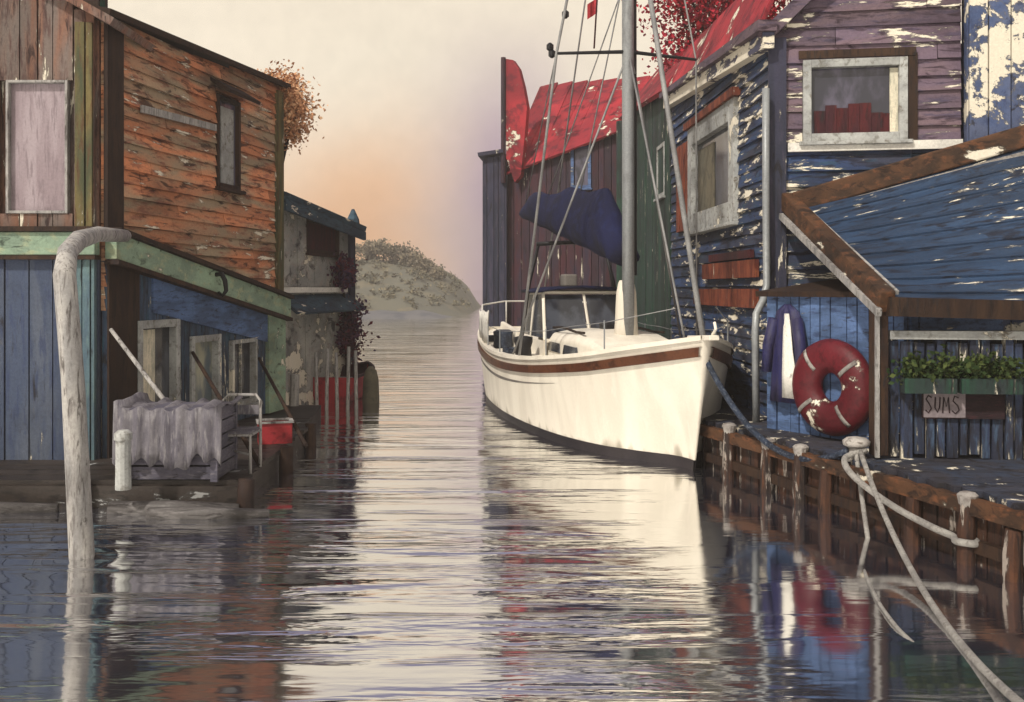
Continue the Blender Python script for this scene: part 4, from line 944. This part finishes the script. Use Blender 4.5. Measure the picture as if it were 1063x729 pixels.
stroke([(0.45, 0.22), (0.48, 0.80), (0.54, 0.45), (0.60, 0.80), (0.63, 0.22)])
stroke([(0.86, 0.78), (0.76, 0.84), (0.72, 0.66), (0.84, 0.50), (0.88, 0.32), (0.78, 0.2), (0.70, 0.3)])
m.build('lettering', 'signdark', sg)

# ------------------------------------------------------------------ the sailing boat
bt = thing('sailing_boat', 'cream white sailing boat with brown strake and navy boom cover moored at the quay', 'boat', (1.4, 16, 0))
BO = Vector((2.28, 11.25, 0)); BU = Vector((-0.179, 0.984, 0)).normalized(); BN = Vector((-BU.y, BU.x, 0)); LB = 9.6
def BP(a, l, z): return BO + BU * a + BN * l + Vector((0, 0, z))      # along from the stem, to starboard, up
def interp(tab, a):
    for (x0, y0), (x1, y1) in zip(tab, tab[1:]):
        if a <= x1:
            t = (a - x0) / (x1 - x0); i = tab.index((x0, y0))
            m0 = (y1 - tab[i - 1][1]) / (x1 - tab[i - 1][0]) if i > 0 else (y1 - y0) / (x1 - x0)
            m1 = (tab[i + 2][1] - y0) / (tab[i + 2][0] - x0) if i + 2 < len(tab) else (y1 - y0) / (x1 - x0)
            h = x1 - x0; t2, t3 = t * t, t ** 3
            return (2 * t3 - 3 * t2 + 1) * y0 + (t3 - 2 * t2 + t) * h * m0 + (-2 * t3 + 3 * t2) * y1 + (t3 - t2) * h * m1
    return tab[-1][1]
TBS = [(0, 0.05), (0.5, 0.42), (1.0, 0.72), (2.0, 1.12), (3.0, 1.36), (4.5, 1.53), (6.0, 1.58), (8.0, 1.50), (9.0, 1.36), (9.6, 1.18)]
TBW = [(0, 0.0), (0.5, 0.10), (1.0, 0.42), (2.0, 0.92), (3.0, 1.2), (4.5, 1.40), (6.0, 1.46), (8.0, 1.36), (9.0, 1.16), (9.6, 0.95)]
TZS = [(0, 1.62), (1.0, 1.44), (2.0, 1.29), (4.0, 1.13), (6.0, 1.10), (8.0, 1.20), (9.6, 1.40)]
bs = lambda a: interp(TBS, a); bw = lambda a: max(0.012, interp(TBW, a)); zs = lambda a: interp(TZS, a)
ST = [LB * k / 48 for k in range(49)]
def section(a, side, z):      # half breadth at height z
    f = max(0, min(1, z / zs(a))); fl = 0.8 if a > 4 else 0.8 + 0.75 * (1 - a / 4)
    return bw(a) + (bs(a) - bw(a)) * f ** fl
def stem_shift(a, z):         # raked stem: low points stand further aft
    return max(0.0, 1 - a / 1.6) * 0.42 * (1 - max(-0.4, z) / zs(a)) if a < 1.6 else 0.0
def HP(a, s, z, out=0.0):
    if z >= 0: l = section(a, s, z)
    else: l = bw(a) * (1 - (z / -0.75) ** 2 * 0.75)
    return BP(a + stem_shift(a, z), s * (l + out), z)
ZB = 0.13  # top of the dark band, which paints in the shadow along the waterline
m = MB()
for s in (1, -1):
    m.grid([[HP(a, s, ZB + (zs(a) - ZB) * k / 12) for k in range(13)] for a in ST])
m.grid([[HP(LB, s_, ZB + (zs(LB) - ZB) * k / 12) for k in range(13)] for s_ in (1, 0.5, 0, -0.5, -1)])
m.grid([[HP(0, s_, ZB + (zs(0) - ZB) * k / 12) for k in range(13)] for s_ in (1, 0, -1)])
bmesh.ops.remove_doubles(m.bm, verts=m.bm.verts, dist=0.002)
m.build('hull', 'hullpaint', bt, smooth=True)
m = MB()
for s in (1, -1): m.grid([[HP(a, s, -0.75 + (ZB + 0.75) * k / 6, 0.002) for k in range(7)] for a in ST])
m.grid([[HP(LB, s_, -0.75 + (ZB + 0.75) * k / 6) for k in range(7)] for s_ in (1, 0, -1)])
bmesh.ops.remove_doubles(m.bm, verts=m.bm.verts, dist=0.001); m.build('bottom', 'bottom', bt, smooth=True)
def strip(name, mt, z_hi, z_lo, th, a0=0.0, a1=LB, sides=(1, -1), taper=False):
    for s in sides:
        m = MB(); rows = []
        for k in range(61):
            a = a0 + (a1 - a0) * k / 60; h = 1.0
            if taper: h = min(1, (a - a0) * 0.35 + 0.05)
            z1, z2 = zs(a) - z_hi, zs(a) - z_hi - (z_lo - z_hi) * h
            rows.append([HP(a, s, z1, 0.0), HP(a, s, z1, th), HP(a, s, z2, th), HP(a, s, z2, 0.0)])
        m.grid(rows); m.build(name, mt, bt)
strip('rubbing_strake', 'varnish', 0.10, 0.215, 0.045)
strip('cove_stripe', 'cove', 0.36, 0.405, 0.006, 2.6, LB - 0.1, taper=True)
m = MB()                      # bulwark cap
for s in (1, -1):
    rows = [[HP(a, s, zs(a) - 0.0, 0.03) + Vector((0, 0, z)) if o == 0 else BP(a + (0.05 if a < 0.1 else 0), s * max(0.0, bs(a) - 0.09), zs(a) + z) for o, z in ((0, -0.02), (0, 0.035), (1, 0.035), (1, -0.10))] for a in ST]
    m.grid(rows)
m.build('toe_rail', 'white', bt)
m = MB(); m.grid([[BP(a + (0.06 if a < 0.1 else 0), l * max(0, bs(a) - 0.08), zs(a) - 0.07 + 0.06 * (1 - l * l)) for l in (-1, -0.6, -0.25, 0, 0.25, 0.6, 1)] for a in ST]); m.build('deck', 'white', bt, smooth=True)
# coachroof
def trunk():
    A = [2.35, 2.6, 3.0, 3.6, 4.4, 5.2, 6.2]; rows = []
    for a in A:
        f = min(1, (a - 2.3) / 0.9); hw = 0.40 + 0.34 * f ** 0.6; zd = zs(a) - 0.09; h = 0.46 * min(1, (a - 2.3) / 1.0) ** 0.7
        rows.append([BP(a, s, zd + z) for s, z in ((hw, -0.02), (hw * 0.97, h * 0.75), (hw * 0.85, h * 0.97), (hw * 0.4, h * 1.1), (0, h * 1.14), (-hw * 0.4, h * 1.1), (-hw * 0.85, h * 0.97), (-hw * 0.97, h * 0.75), (-hw, -0.02))])
    m = MB(); v = m.grid(rows); m.bm.faces.new(v[0]); m.bm.faces.new(v[-1]); return m.build('coachroof', 'white', bt, smooth=False, bevel=0.03)
tr = trunk()
for s in (1, -1):
    for (a0, a1) in ((3.3, 4.15), (4.4, 5.2)):
        m = MB(); zz = zs(4) - 0.09 + 0.20; m.hexa([BP(a0, s * 0.69, zz - 0.07), BP(a1, s * 0.70, zz - 0.07), BP(a1, s * 0.755, zz - 0.07), BP(a0, s * 0.75, zz - 0.07), BP(a0 + 0.08, s * 0.69, zz + 0.08), BP(a1 - 0.05, s * 0.70, zz + 0.08), BP(a1 - 0.05, s * 0.745, zz + 0.08), BP(a0 + 0.08, s * 0.74, zz + 0.08)])
        m.build('porthole', 'glass', tr)
m = MB()
for s in (1, -1): m.tube([BP(a, s * 0.62, zs(4) + 0.42 + 0.02 * math.sin(a * 3)) for a in (3.3, 3.8, 4.3, 4.8, 5.3, 5.8)], 0.02, 6)
m.build('handrail', 'darkbrown', tr)
m = MB(); m.box(BP(1.75, 0, zs(1.75) - 0.02), (0.55, 0.55, 0.09), math.atan2(BU.y, BU.x)); m.build('fore_hatch', 'cove', bt, bevel=0.02)
# pilothouse
def pilothouse():
    z0, z1 = zs(6) + 0.22, 2.14
    corners = lambda s: [(5.25, s * 0.80, z0), (5.75, s * 0.72, z1), (7.0, s * 0.74, z1 - 0.02), (7.05, s * 0.84, z0)]
    m = MB()
    for s in (1, -1):
        c = [BP(*q) for q in corners(s)]
        for i, j in ((0, 1), (1, 2), (2, 3)): m.bar(c[i], c[j], 0.055, 0.055)
        m.bar(BP(6.35, s * 0.82, z0), BP(6.4, s * 0.735, z1), 0.05, 0.05)
    m.bar(BP(5.25, 0.0, z0), BP(5.75, 0, z1), 0.045, 0.045)
    m.bar(BP(5.25, -0.8, z0), BP(5.25, 0.8, z0), 0.06, 0.06); m.bar(BP(5.75, -0.72, z1), BP(5.75, 0.72, z1), 0.05, 0.05)
    m.bar(BP(7.0, -0.74, z1), BP(7.0, 0.74, z1), 0.09, 0.09)
    ph = m.build('pilothouse', 'white', bt, bevel=0.015)
    m = MB(); m.grid([[BP(a, l, z1 + 0.05 + 0.07 * (1 - (l / 0.8) ** 2)) for l in (-0.85, -0.5, 0, 0.5, 0.85)] for a in (5.6, 6.3, 7.15)]); o = m.build('roof', 'canvas', ph, smooth=True); sm = o.modifiers.new('t', 'SOLIDIFY'); sm.thickness = 0.05
    m = MB(); zl = zs(6) - 0.1
    for s in (1, -1):
        m = MB(); m.hexa([BP(5.25, s * 0.79, zl), BP(7.05, s * 0.83, zl), BP(7.05, s * 0.86, zl), BP(5.25, s * 0.82, zl), BP(5.25, s * 0.79, z0), BP(7.05, s * 0.83, z0), BP(7.05, s * 0.86, z0), BP(5.25, s * 0.82, z0)])
        m.build('side_panel', 'white', ph)
    for s in (1, -1):
        m = MB(); m.hexa([BP(5.26, s * 0.04, z0 + 0.045), BP(5.26, s * 0.76, z0 + 0.045), BP(5.28, s * 0.76, z0 + 0.045), BP(5.28, s * 0.04, z0 + 0.045), BP(5.74, s * 0.04, z1 - 0.045), BP(5.74, s * 0.69, z1 - 0.045), BP(5.76, s * 0.69, z1 - 0.045), BP(5.76, s * 0.04, z1 - 0.045)]); m.build('windscreen', 'glass', ph)
        for (a0, a1, b0, b1) in ((5.36, 6.31, 5.80, 6.36), (6.39, 7.01, 6.44, 6.96)):
            m = MB(); m.hexa([BP(a0, s * 0.80, z0 + 0.045), BP(a1, s * 0.81, z0 + 0.045), BP(a1, s * 0.825, z0 + 0.045), BP(a0, s * 0.815, z0 + 0.045), BP(b0, s * 0.72, z1 - 0.045), BP(b1, s * 0.725, z1 - 0.045), BP(b1, s * 0.74, z1 - 0.045), BP(b0, s * 0.735, z1 - 0.045)]); m.build('side_window', 'glass', ph)
pilothouse()
for s in (1, -1):              # cockpit coamings
    m = MB(); m.hexa([BP(7.1, s * 0.86, zs(7) - 0.1), BP(9.2, s * 0.8, zs(9) - 0.1), BP(9.2, s * 0.92, zs(9) - 0.1), BP(7.1, s * 0.98, zs(7) - 0.1), BP(7.1, s * 0.86, zs(7) + 0.28), BP(9.2, s * 0.8, zs(9) + 0.2), BP(9.2, s * 0.88, zs(9) + 0.2), BP(7.1, s * 0.94, zs(7) + 0.28)])
    m.build('coaming', 'white', bt, bevel=0.02)
m = MB(); m.hexa([BP(7.15, -0.8, zs(7) - 0.055), BP(9.1, -0.75, zs(8) - 0.055), BP(9.1, 0.75, zs(8) - 0.055), BP(7.15, 0.8, zs(7) - 0.055), BP(7.15, -0.8, zs(7) - 0.02), BP(9.1, -0.75, zs(8) + 0.0), BP(9.1, 0.75, zs(8) + 0.0), BP(7.15, 0.8, zs(7) - 0.02)]); m.build('cockpit_sole', 'bottom', bt)
for s in (1, -1):              # boom gallows over the cockpit
    m = MB(); m.tube([BP(6.55, s * 0.98, zs(6.5)), BP(6.6, s * 0.80, 2.3), BP(6.62, s * 0.62, 3.02)], [0.04, 0.036, 0.032], 8); m.build('gallows_leg', 'darkmetal', bt, smooth=True)
m = MB(); m.tube([BP(6.62, -0.66, 3.02), BP(6.62, 0, 3.06), BP(6.62, 0.66, 3.02)], 0.04, 8); m.build('gallows_beam', 'darkmetal', bt, smooth=True)
for a0, a1, h in ((6.9, 7.6, 0.62), (7.75, 8.2, 0.55)):
    m = MB(); m.grid([[BP(a0 + (a1 - a0) * i / 8, bs(a0) - 0.05 + 0.025 * math.sin(i * 1.6 + z * 3), zs(a0) + 0.06 + h * z - 0.05 * math.sin(math.pi * i / 8) * z) for i in range(9)] for z in (0, 0.33, 0.66, 1)])
    o = m.build('spray_cloth', 'whitetrim', bt, smooth=True); sm = o.modifiers.new('t', 'SOLIDIFY'); sm.thickness = 0.012
for (a, l, w_, h, mt) in ((6.0, 0.2, 0.34, 0.22, 'cove'), (4.9, -0.25, 0.42, 0.12, 'darkmetal')):
    m = MB(); z = zs(a) + 0.42 if a < 5.2 else 2.24; m.box(BP(a, l, z + h / 2), (w_, w_ * 0.7, h), math.atan2(BU.y, BU.x)); m.build('deck_locker', mt, bt, bevel=0.03)
# spars
MA = 3.1
m = MB(); mh = 11.2; m.tube([BP(MA, 0, zs(MA)), BP(MA, 0, 4), BP(MA + 0.03, 0, 8), BP(MA + 0.08, 0, mh)], [0.092, 0.092, 0.085, 0.06], 14); mast = m.build('mast', 'alloy', bt, smooth=True)
m = MB(); m.tube([BP(MA + 0.05, -0.10, 2.4), BP(MA + 0.07, -0.10, 6.5), BP(MA + 0.12, -0.06, mh)], [0.05, 0.05, 0.035], 8); m.build('mast_strip', 'darkmetal', mast)  # dark strip up the port side of the mast
m = MB(); m.tube([BP(MA + 0.05, -1.08, 5.66), BP(MA, 0, 5.72), BP(MA + 0.05, 1.08, 5.66)], [0.022, 0.03, 0.022], 8); m.build('spreader', 'darkmetal', mast)
m = MB(); m.lathe(BP(MA + 0.1, 0.0, zs(MA) + 0.1), [(0.20, 0), (0.17, 0.4), (0.15, 0.85), (0.12, 1.0), (0.10, 1.04)], 16); m.build('mast_boot', 'white', mast, smooth=True)
g0 = BP(MA + 0.12, 0.05, 2.72); g1 = BP(7.45, 0.72, 3.72)
m = MB(); m.tube([g0, g1], 0.06, 10); boom = m.build('boom', 'darkbrown', bt, smooth=True)
m = MB(); rows = []
for k in range(30):
    f = k / 29; c = g0.lerp(g1, f * 1.02 - 0.01); hgt = (0.86 * max(0, 1 - f) ** 0.7 + 0.30) * (0.25 + 0.75 * min(1, f * 7)) + 0.05 * math.sin(f * 17); wid = (0.25 * (1 - f * 0.4)) + 0.012 * math.sin(f * 26)
    if f > 0.9: hgt *= 1 - (f - 0.9) * 3; wid *= 1 - (f - 0.9) * 4
    rows.append([c + Vector((0, 0, -0.17)) + BN * (wid * math.cos(t) * (1 - 0.35 * max(0, math.sin(t)))) + Vector((0, 0, (math.sin(t) * 0.5 + 0.5) * hgt + 0.012 * math.sin(t * 5 + f * 30))) for t in [2 * math.pi * q / 18 for q in range(18)]])
vs = [[m.bm.verts.new(p) for p in r] for r in rows]
for a, b_ in zip(vs, vs[1:]):
    for q in range(18): m.bm.faces.new((a[q], a[(q + 1) % 18], b_[(q + 1) % 18], b_[q]))
m.bm.faces.new(vs[0]); m.bm.faces.new(vs[-1]); m.build('sail_cover', 'canvas', boom, smooth=True)
def wire(name, pts, r=0.014, mt='wire'):
    m = MB(); m.tube(pts, r, 6); return m.build(name, mt, bt, smooth=True)
top_ = BP(MA + 0.07, 0, 10.9); low_ = BP(MA, 0, 8.3)
wire('forestay', [BP(0.12, 0, zs(0) - 0.02), BP(MA - 0.05, 0, 8.5)], 0.036)
wire('inner_stay', [BP(0.55, 0.05, zs(0.5) - 0.05), BP(MA - 0.08, 0, 5.6)], 0.016)
for s in (1, -1):
    wire('shroud', [BP(4.1, s * 1.46, zs(4.1)), BP(MA + 0.05, s * 1.08, 5.66), BP(MA + 0.07, s * 0.05, 10.8)], 0.024 if s > 0 else 0.014)
    wire('lower_shroud', [BP(4.7, s * 1.46, zs(4.7)), BP(MA, s * 0.08, 5.5)], 0.018)
wire('backstay', [BP(9.5, 0, zs(9.5)), top_], 0.016)
wire('topping_lift', [g1, BP(MA + 0.1, 0.05, 10.6)], 0.012)
wire('lazy_line', [g0.lerp(g1, 0.45), BP(MA + 0.05, 0.1, 6.6)], 0.012); wire('lazy_line', [g0.lerp(g1, 0.8), BP(MA + 0.05, 0.1, 6.6)], 0.012)
hal = wire('halyard', [BP(MA - 0.1, 0.55, 5.72), BP(MA - 0.1, 0.42, 7.8)], 0.014, 'maroon')
m = MB(); p = BP(MA - 0.1, 0.5, 6.25); m.grid([[p + BU * (0.03 * math.sin(k * 1.3)) + BN * (0.0 + 0.16 * k / 4) + Vector((0, 0, z - 0.03 * k)) for k in range(5)] for z in (0.0, 0.22)])
o = m.build('burgee', 'red', bt); sm = o.modifiers.new('t', 'SOLIDIFY'); sm.thickness = 0.01
for (px, py, d) in ((573, 57, 14.8), (587, 16, 14.9), (571, 50, 14.8)):
    m = MB(); m.lathe(at(px, py, d) + Vector((0, 0, -0.05)), [(0.02, 0), (0.055, 0.03), (0.055, 0.10), (0.02, 0.13)], 8); m.build('block', 'darkmetal', bt)
# stern rail, stanchions, gear
def rail(pts, r=0.017): m = MB(); m.tube(pts, r, 6); return m.build('stern_rail', 'whitetrim', bt, smooth=True)
A_ = [8.2, 8.9, 9.4, 9.55]
rail([BP(8.2, bs(8.2) - 0.06, zs(8.2)), BP(8.25, bs(8.25) - 0.06, zs(8.2) + 0.55), BP(9.0, bs(9.0) - 0.06, zs(9.0) + 0.55), BP(9.5, 0.75, zs(9.5) + 0.55), BP(9.55, 0, zs(9.5) + 0.55), BP(9.5, -0.75, zs(9.5) + 0.55), BP(9.0, -bs(9) + 0.06, zs(9) + 0.55), BP(8.25, -bs(8.2) + 0.06, zs(8.2) + 0.55), BP(8.2, -bs(8.2) + 0.06, zs(8.2))])
for (a, l) in ((9.0, 1), (9.5, 0.62), (9.5, -0.62), (9.0, -1)): rail([BP(a, l * (bs(a) - 0.06), zs(a)), BP(a, l * (bs(a) - 0.06), zs(a) + 0.55)])
for s in (1, -1):
    for a in (1.4, 2.9, 5.5, 6.9):
        m = MB(); m.tube([BP(a, s * (bs(a) - 0.05), zs(a)), BP(a, s * (bs(a) - 0.05), zs(a) + 0.42)], 0.011, 6); m.build('stanchion', 'alloy', bt)
    wire('lifeline', [BP(a, s * (bs(a) - 0.05), zs(a) + 0.41 - (0.02 if k % 2 else 0)) for k, a in enumerate((0.35, 1.4, 2.1, 2.9, 4.2, 5.5, 6.2, 6.9, 8.2))], 0.006)
m = MB(); m.lathe(BP(7.3, 1.16, zs(7.3) - 0.1), [(0.15, 0), (0.19, 0.08), (0.17, 0.2), (0.19, 0.34), (0.12, 0.38)], 16); m.build('winch', 'bluerope', bt, smooth=True)
m = MB(); m.lathe(BP(5.5, 1.12, zs(5.5) - 0.1), [(0.15, 0), (0.13, 0.2), (0.16, 0.3), (0.16, 0.38), (0.08, 0.40)], 16); m.build('winch', 'darkmetal', bt, smooth=True)
for a in (6.3, 8.3):
    m = MB()
    for k in range(4): m.tube([BP(a + 0.16 * math.cos(q), 1.2 + 0.13 * math.sin(q), zs(a) - 0.06 + 0.03 * k) for q in [i / 16 * 6.2832 for i in range(17)]], 0.017, 6)
    m.build('rope_coil', 'bluerope', bt, smooth=True)
m = MB(); m.bar(BP(-0.22, 0, zs(0) + 0.02), BP(0.5, 0, zs(0) - 0.02), 0.12, 0.06); m.tube([BP(-0.16, 0, zs(0) + 0.05), BP(-0.26, 0, zs(0) + 0.12), BP(-0.22, 0, zs(0) + 0.20)], 0.02, 6); m.build('bow_roller', 'white', bt, bevel=0.01)
m = MB(); m.tube([BP(0.55, -0.14, zs(0.5) + 0.06), BP(0.55, 0.14, zs(0.5) + 0.06)], 0.022, 8); m.tube([BP(0.55, 0, zs(0.5) - 0.12), BP(0.55, 0, zs(0.5) + 0.06)], 0.025, 8); m.build('cleat', 'darkmetal', bt, smooth=True)
m = MB()
for k in range(18):
    a, b_ = 2.9 + k * 0.15, 2.9 + (k + 1) * 0.15
m.tube([BP(a, 0.62 + 0.25 * math.sin(a * 1.5), zs(a) - 0.04) for a in [1.4 + k * 0.1 for k in range(8)]], 0.014, 6); m.build('deck_line', 'bluerope', bt, smooth=True)

# ------------------------------------------------------------------ bollard and mooring ropes
tb_, _ = wq.hit(889, 490, -0.02)
bc = wq.p(tb_, -0.02, 0.55)
bd = thing('bollard', 'pale grey mushroom bollard on the quay edge with ropes made fast', 'bollard', bc)
m = MB(); m.lathe(bc, [(0.11, 0), (0.085, 0.05), (0.075, 0.13)], 14); m.build('stem', 'palecap', bd, smooth=True)
m = MB(); m.lathe(bc + Vector((0, 0, 0.13)), [(0.08, 0), (0.125, 0.02), (0.13, 0.06), (0.09, 0.09), (0.03, 0.10)], 14); m.build('head', 'palecap', bd, smooth=True)
def sag(p, q, s, n=24): return [p.lerp(q, k / n) + Vector((0, 0, -4 * s * (k / n) * (1 - k / n))) for k in range(n + 1)]
def smooth_path(p, n=8):
    out = []
    for i in range(len(p) - 1):
        a, b_, c, d = p[max(i - 1, 0)], p[i], p[i + 1], p[min(i + 2, len(p) - 1)]
        for k in range(n):
            t = k / n; out.append(0.5 * ((2 * b_) + (c - a) * t + (2 * a - 5 * b_ + 4 * c - d) * t * t + (3 * b_ - a - 3 * c + d) * t ** 3))
    return out + [p[-1]]
def rope(pts, r, mt, lab):
    if len(pts) < 12: pts = smooth_path(pts)
    m = MB(); m.tube(pts, r, 8); return tag(settle(m.build('mooring_rope', mt, None, smooth=True)), lab, 'rope', 'mooring ropes at the quay bollard')
bt_ = bc + Vector((-0.09, -0.02, 0.10))
rope(sag(BP(0.3, 0, zs(0.3)), bt_, 0.55), 0.034, 'bluerope', 'blue black mooring rope sagging from the boat bow to the bollard')
pe = on_plane(1012, 592, -0.05)
rope([bc + Vector((0.06, -0.09, 0.11)), wq.p(tb_ - 0.12, 0.20, 0.60), wq.p(tb_ - 0.4, 0.30, 0.48), wq.p(tb_ - 0.85, 0.26, 0.32), wq.p(tb_ - 1.3, 0.24, 0.24), wq.p(wq.hit(1004, 460, 0.12)[0] + 0.09, 0.18, 0.20), wq.p(wq.hit(1004, 460, 0.12)[0], 0.225, 0.185), wq.p(wq.hit(1004, 460, 0.12)[0] - 0.095, 0.13, 0.18), wq.p(wq.hit(1004, 460, 0.12)[0] - 0.02, 0.05, 0.18)], 0.03, 'rope', 'thick pale rope from the bollard wrapped round a pile on the quay face')
post2 = Vector((2.15, 2.25, 0.9))
rope(sag(bc + Vector((0.0, -0.1, 0.11)), post2, 0.765, 40), 0.024, 'rope', 'long pale rope dipping from the bollard to the water towards the lower right corner')
rope(sag(bc + Vector((-0.04, -0.1, 0.11)), on_plane(902, 566, -0.05), 0.02), 0.022, 'rope', 'short pale rope hanging from the bollard straight down into the water')
rope([on_plane(896, 588, -0.03), on_plane(900, 600, 0.008), on_plane(912, 625, 0.01), on_plane(930, 650, 0.01), on_plane(948, 668, -0.01)], 0.013, 'rope', 'thin loose rope end floating on the water below the bollard')
m = MB(); m.tube([(2.15, 2.25, -1.2), (2.15, 2.25, 0.2), (2.17, 2.25, 1.05)], [0.1, 0.095, 0.09], 12); tag(settle(m.build('mooring_post', 'darkbrown', None, smooth=True)), 'dark mooring post holding the long pale rope at the near right', 'post')

# ------------------------------------------------------------------ the damp air over the canal
def haze():
    m = MB(); m.box((0, 80, 5.25), (420, 240, 20.5)); o = m.build('haze', 'white'); o['kind'] = 'stuff'
    hm = bpy.data.materials.new('damp air'); hm.use_nodes = True; nt = hm.node_tree; nt.nodes.remove(nt.nodes['Principled BSDF'])
    v = nt.nodes.new('ShaderNodeVolumePrincipled'); v.inputs['Color'].default_value = (0.93, 0.86, 0.80, 1); v.inputs['Density'].default_value = 0.0032; v.inputs['Anisotropy'].default_value = 0.2
    out = [n for n in nt.nodes if n.type == 'OUTPUT_MATERIAL'][0]; nt.links.new(v.outputs[0], out.inputs['Volume'])
    o.data.materials.clear(); o.data.materials.append(hm)
haze()
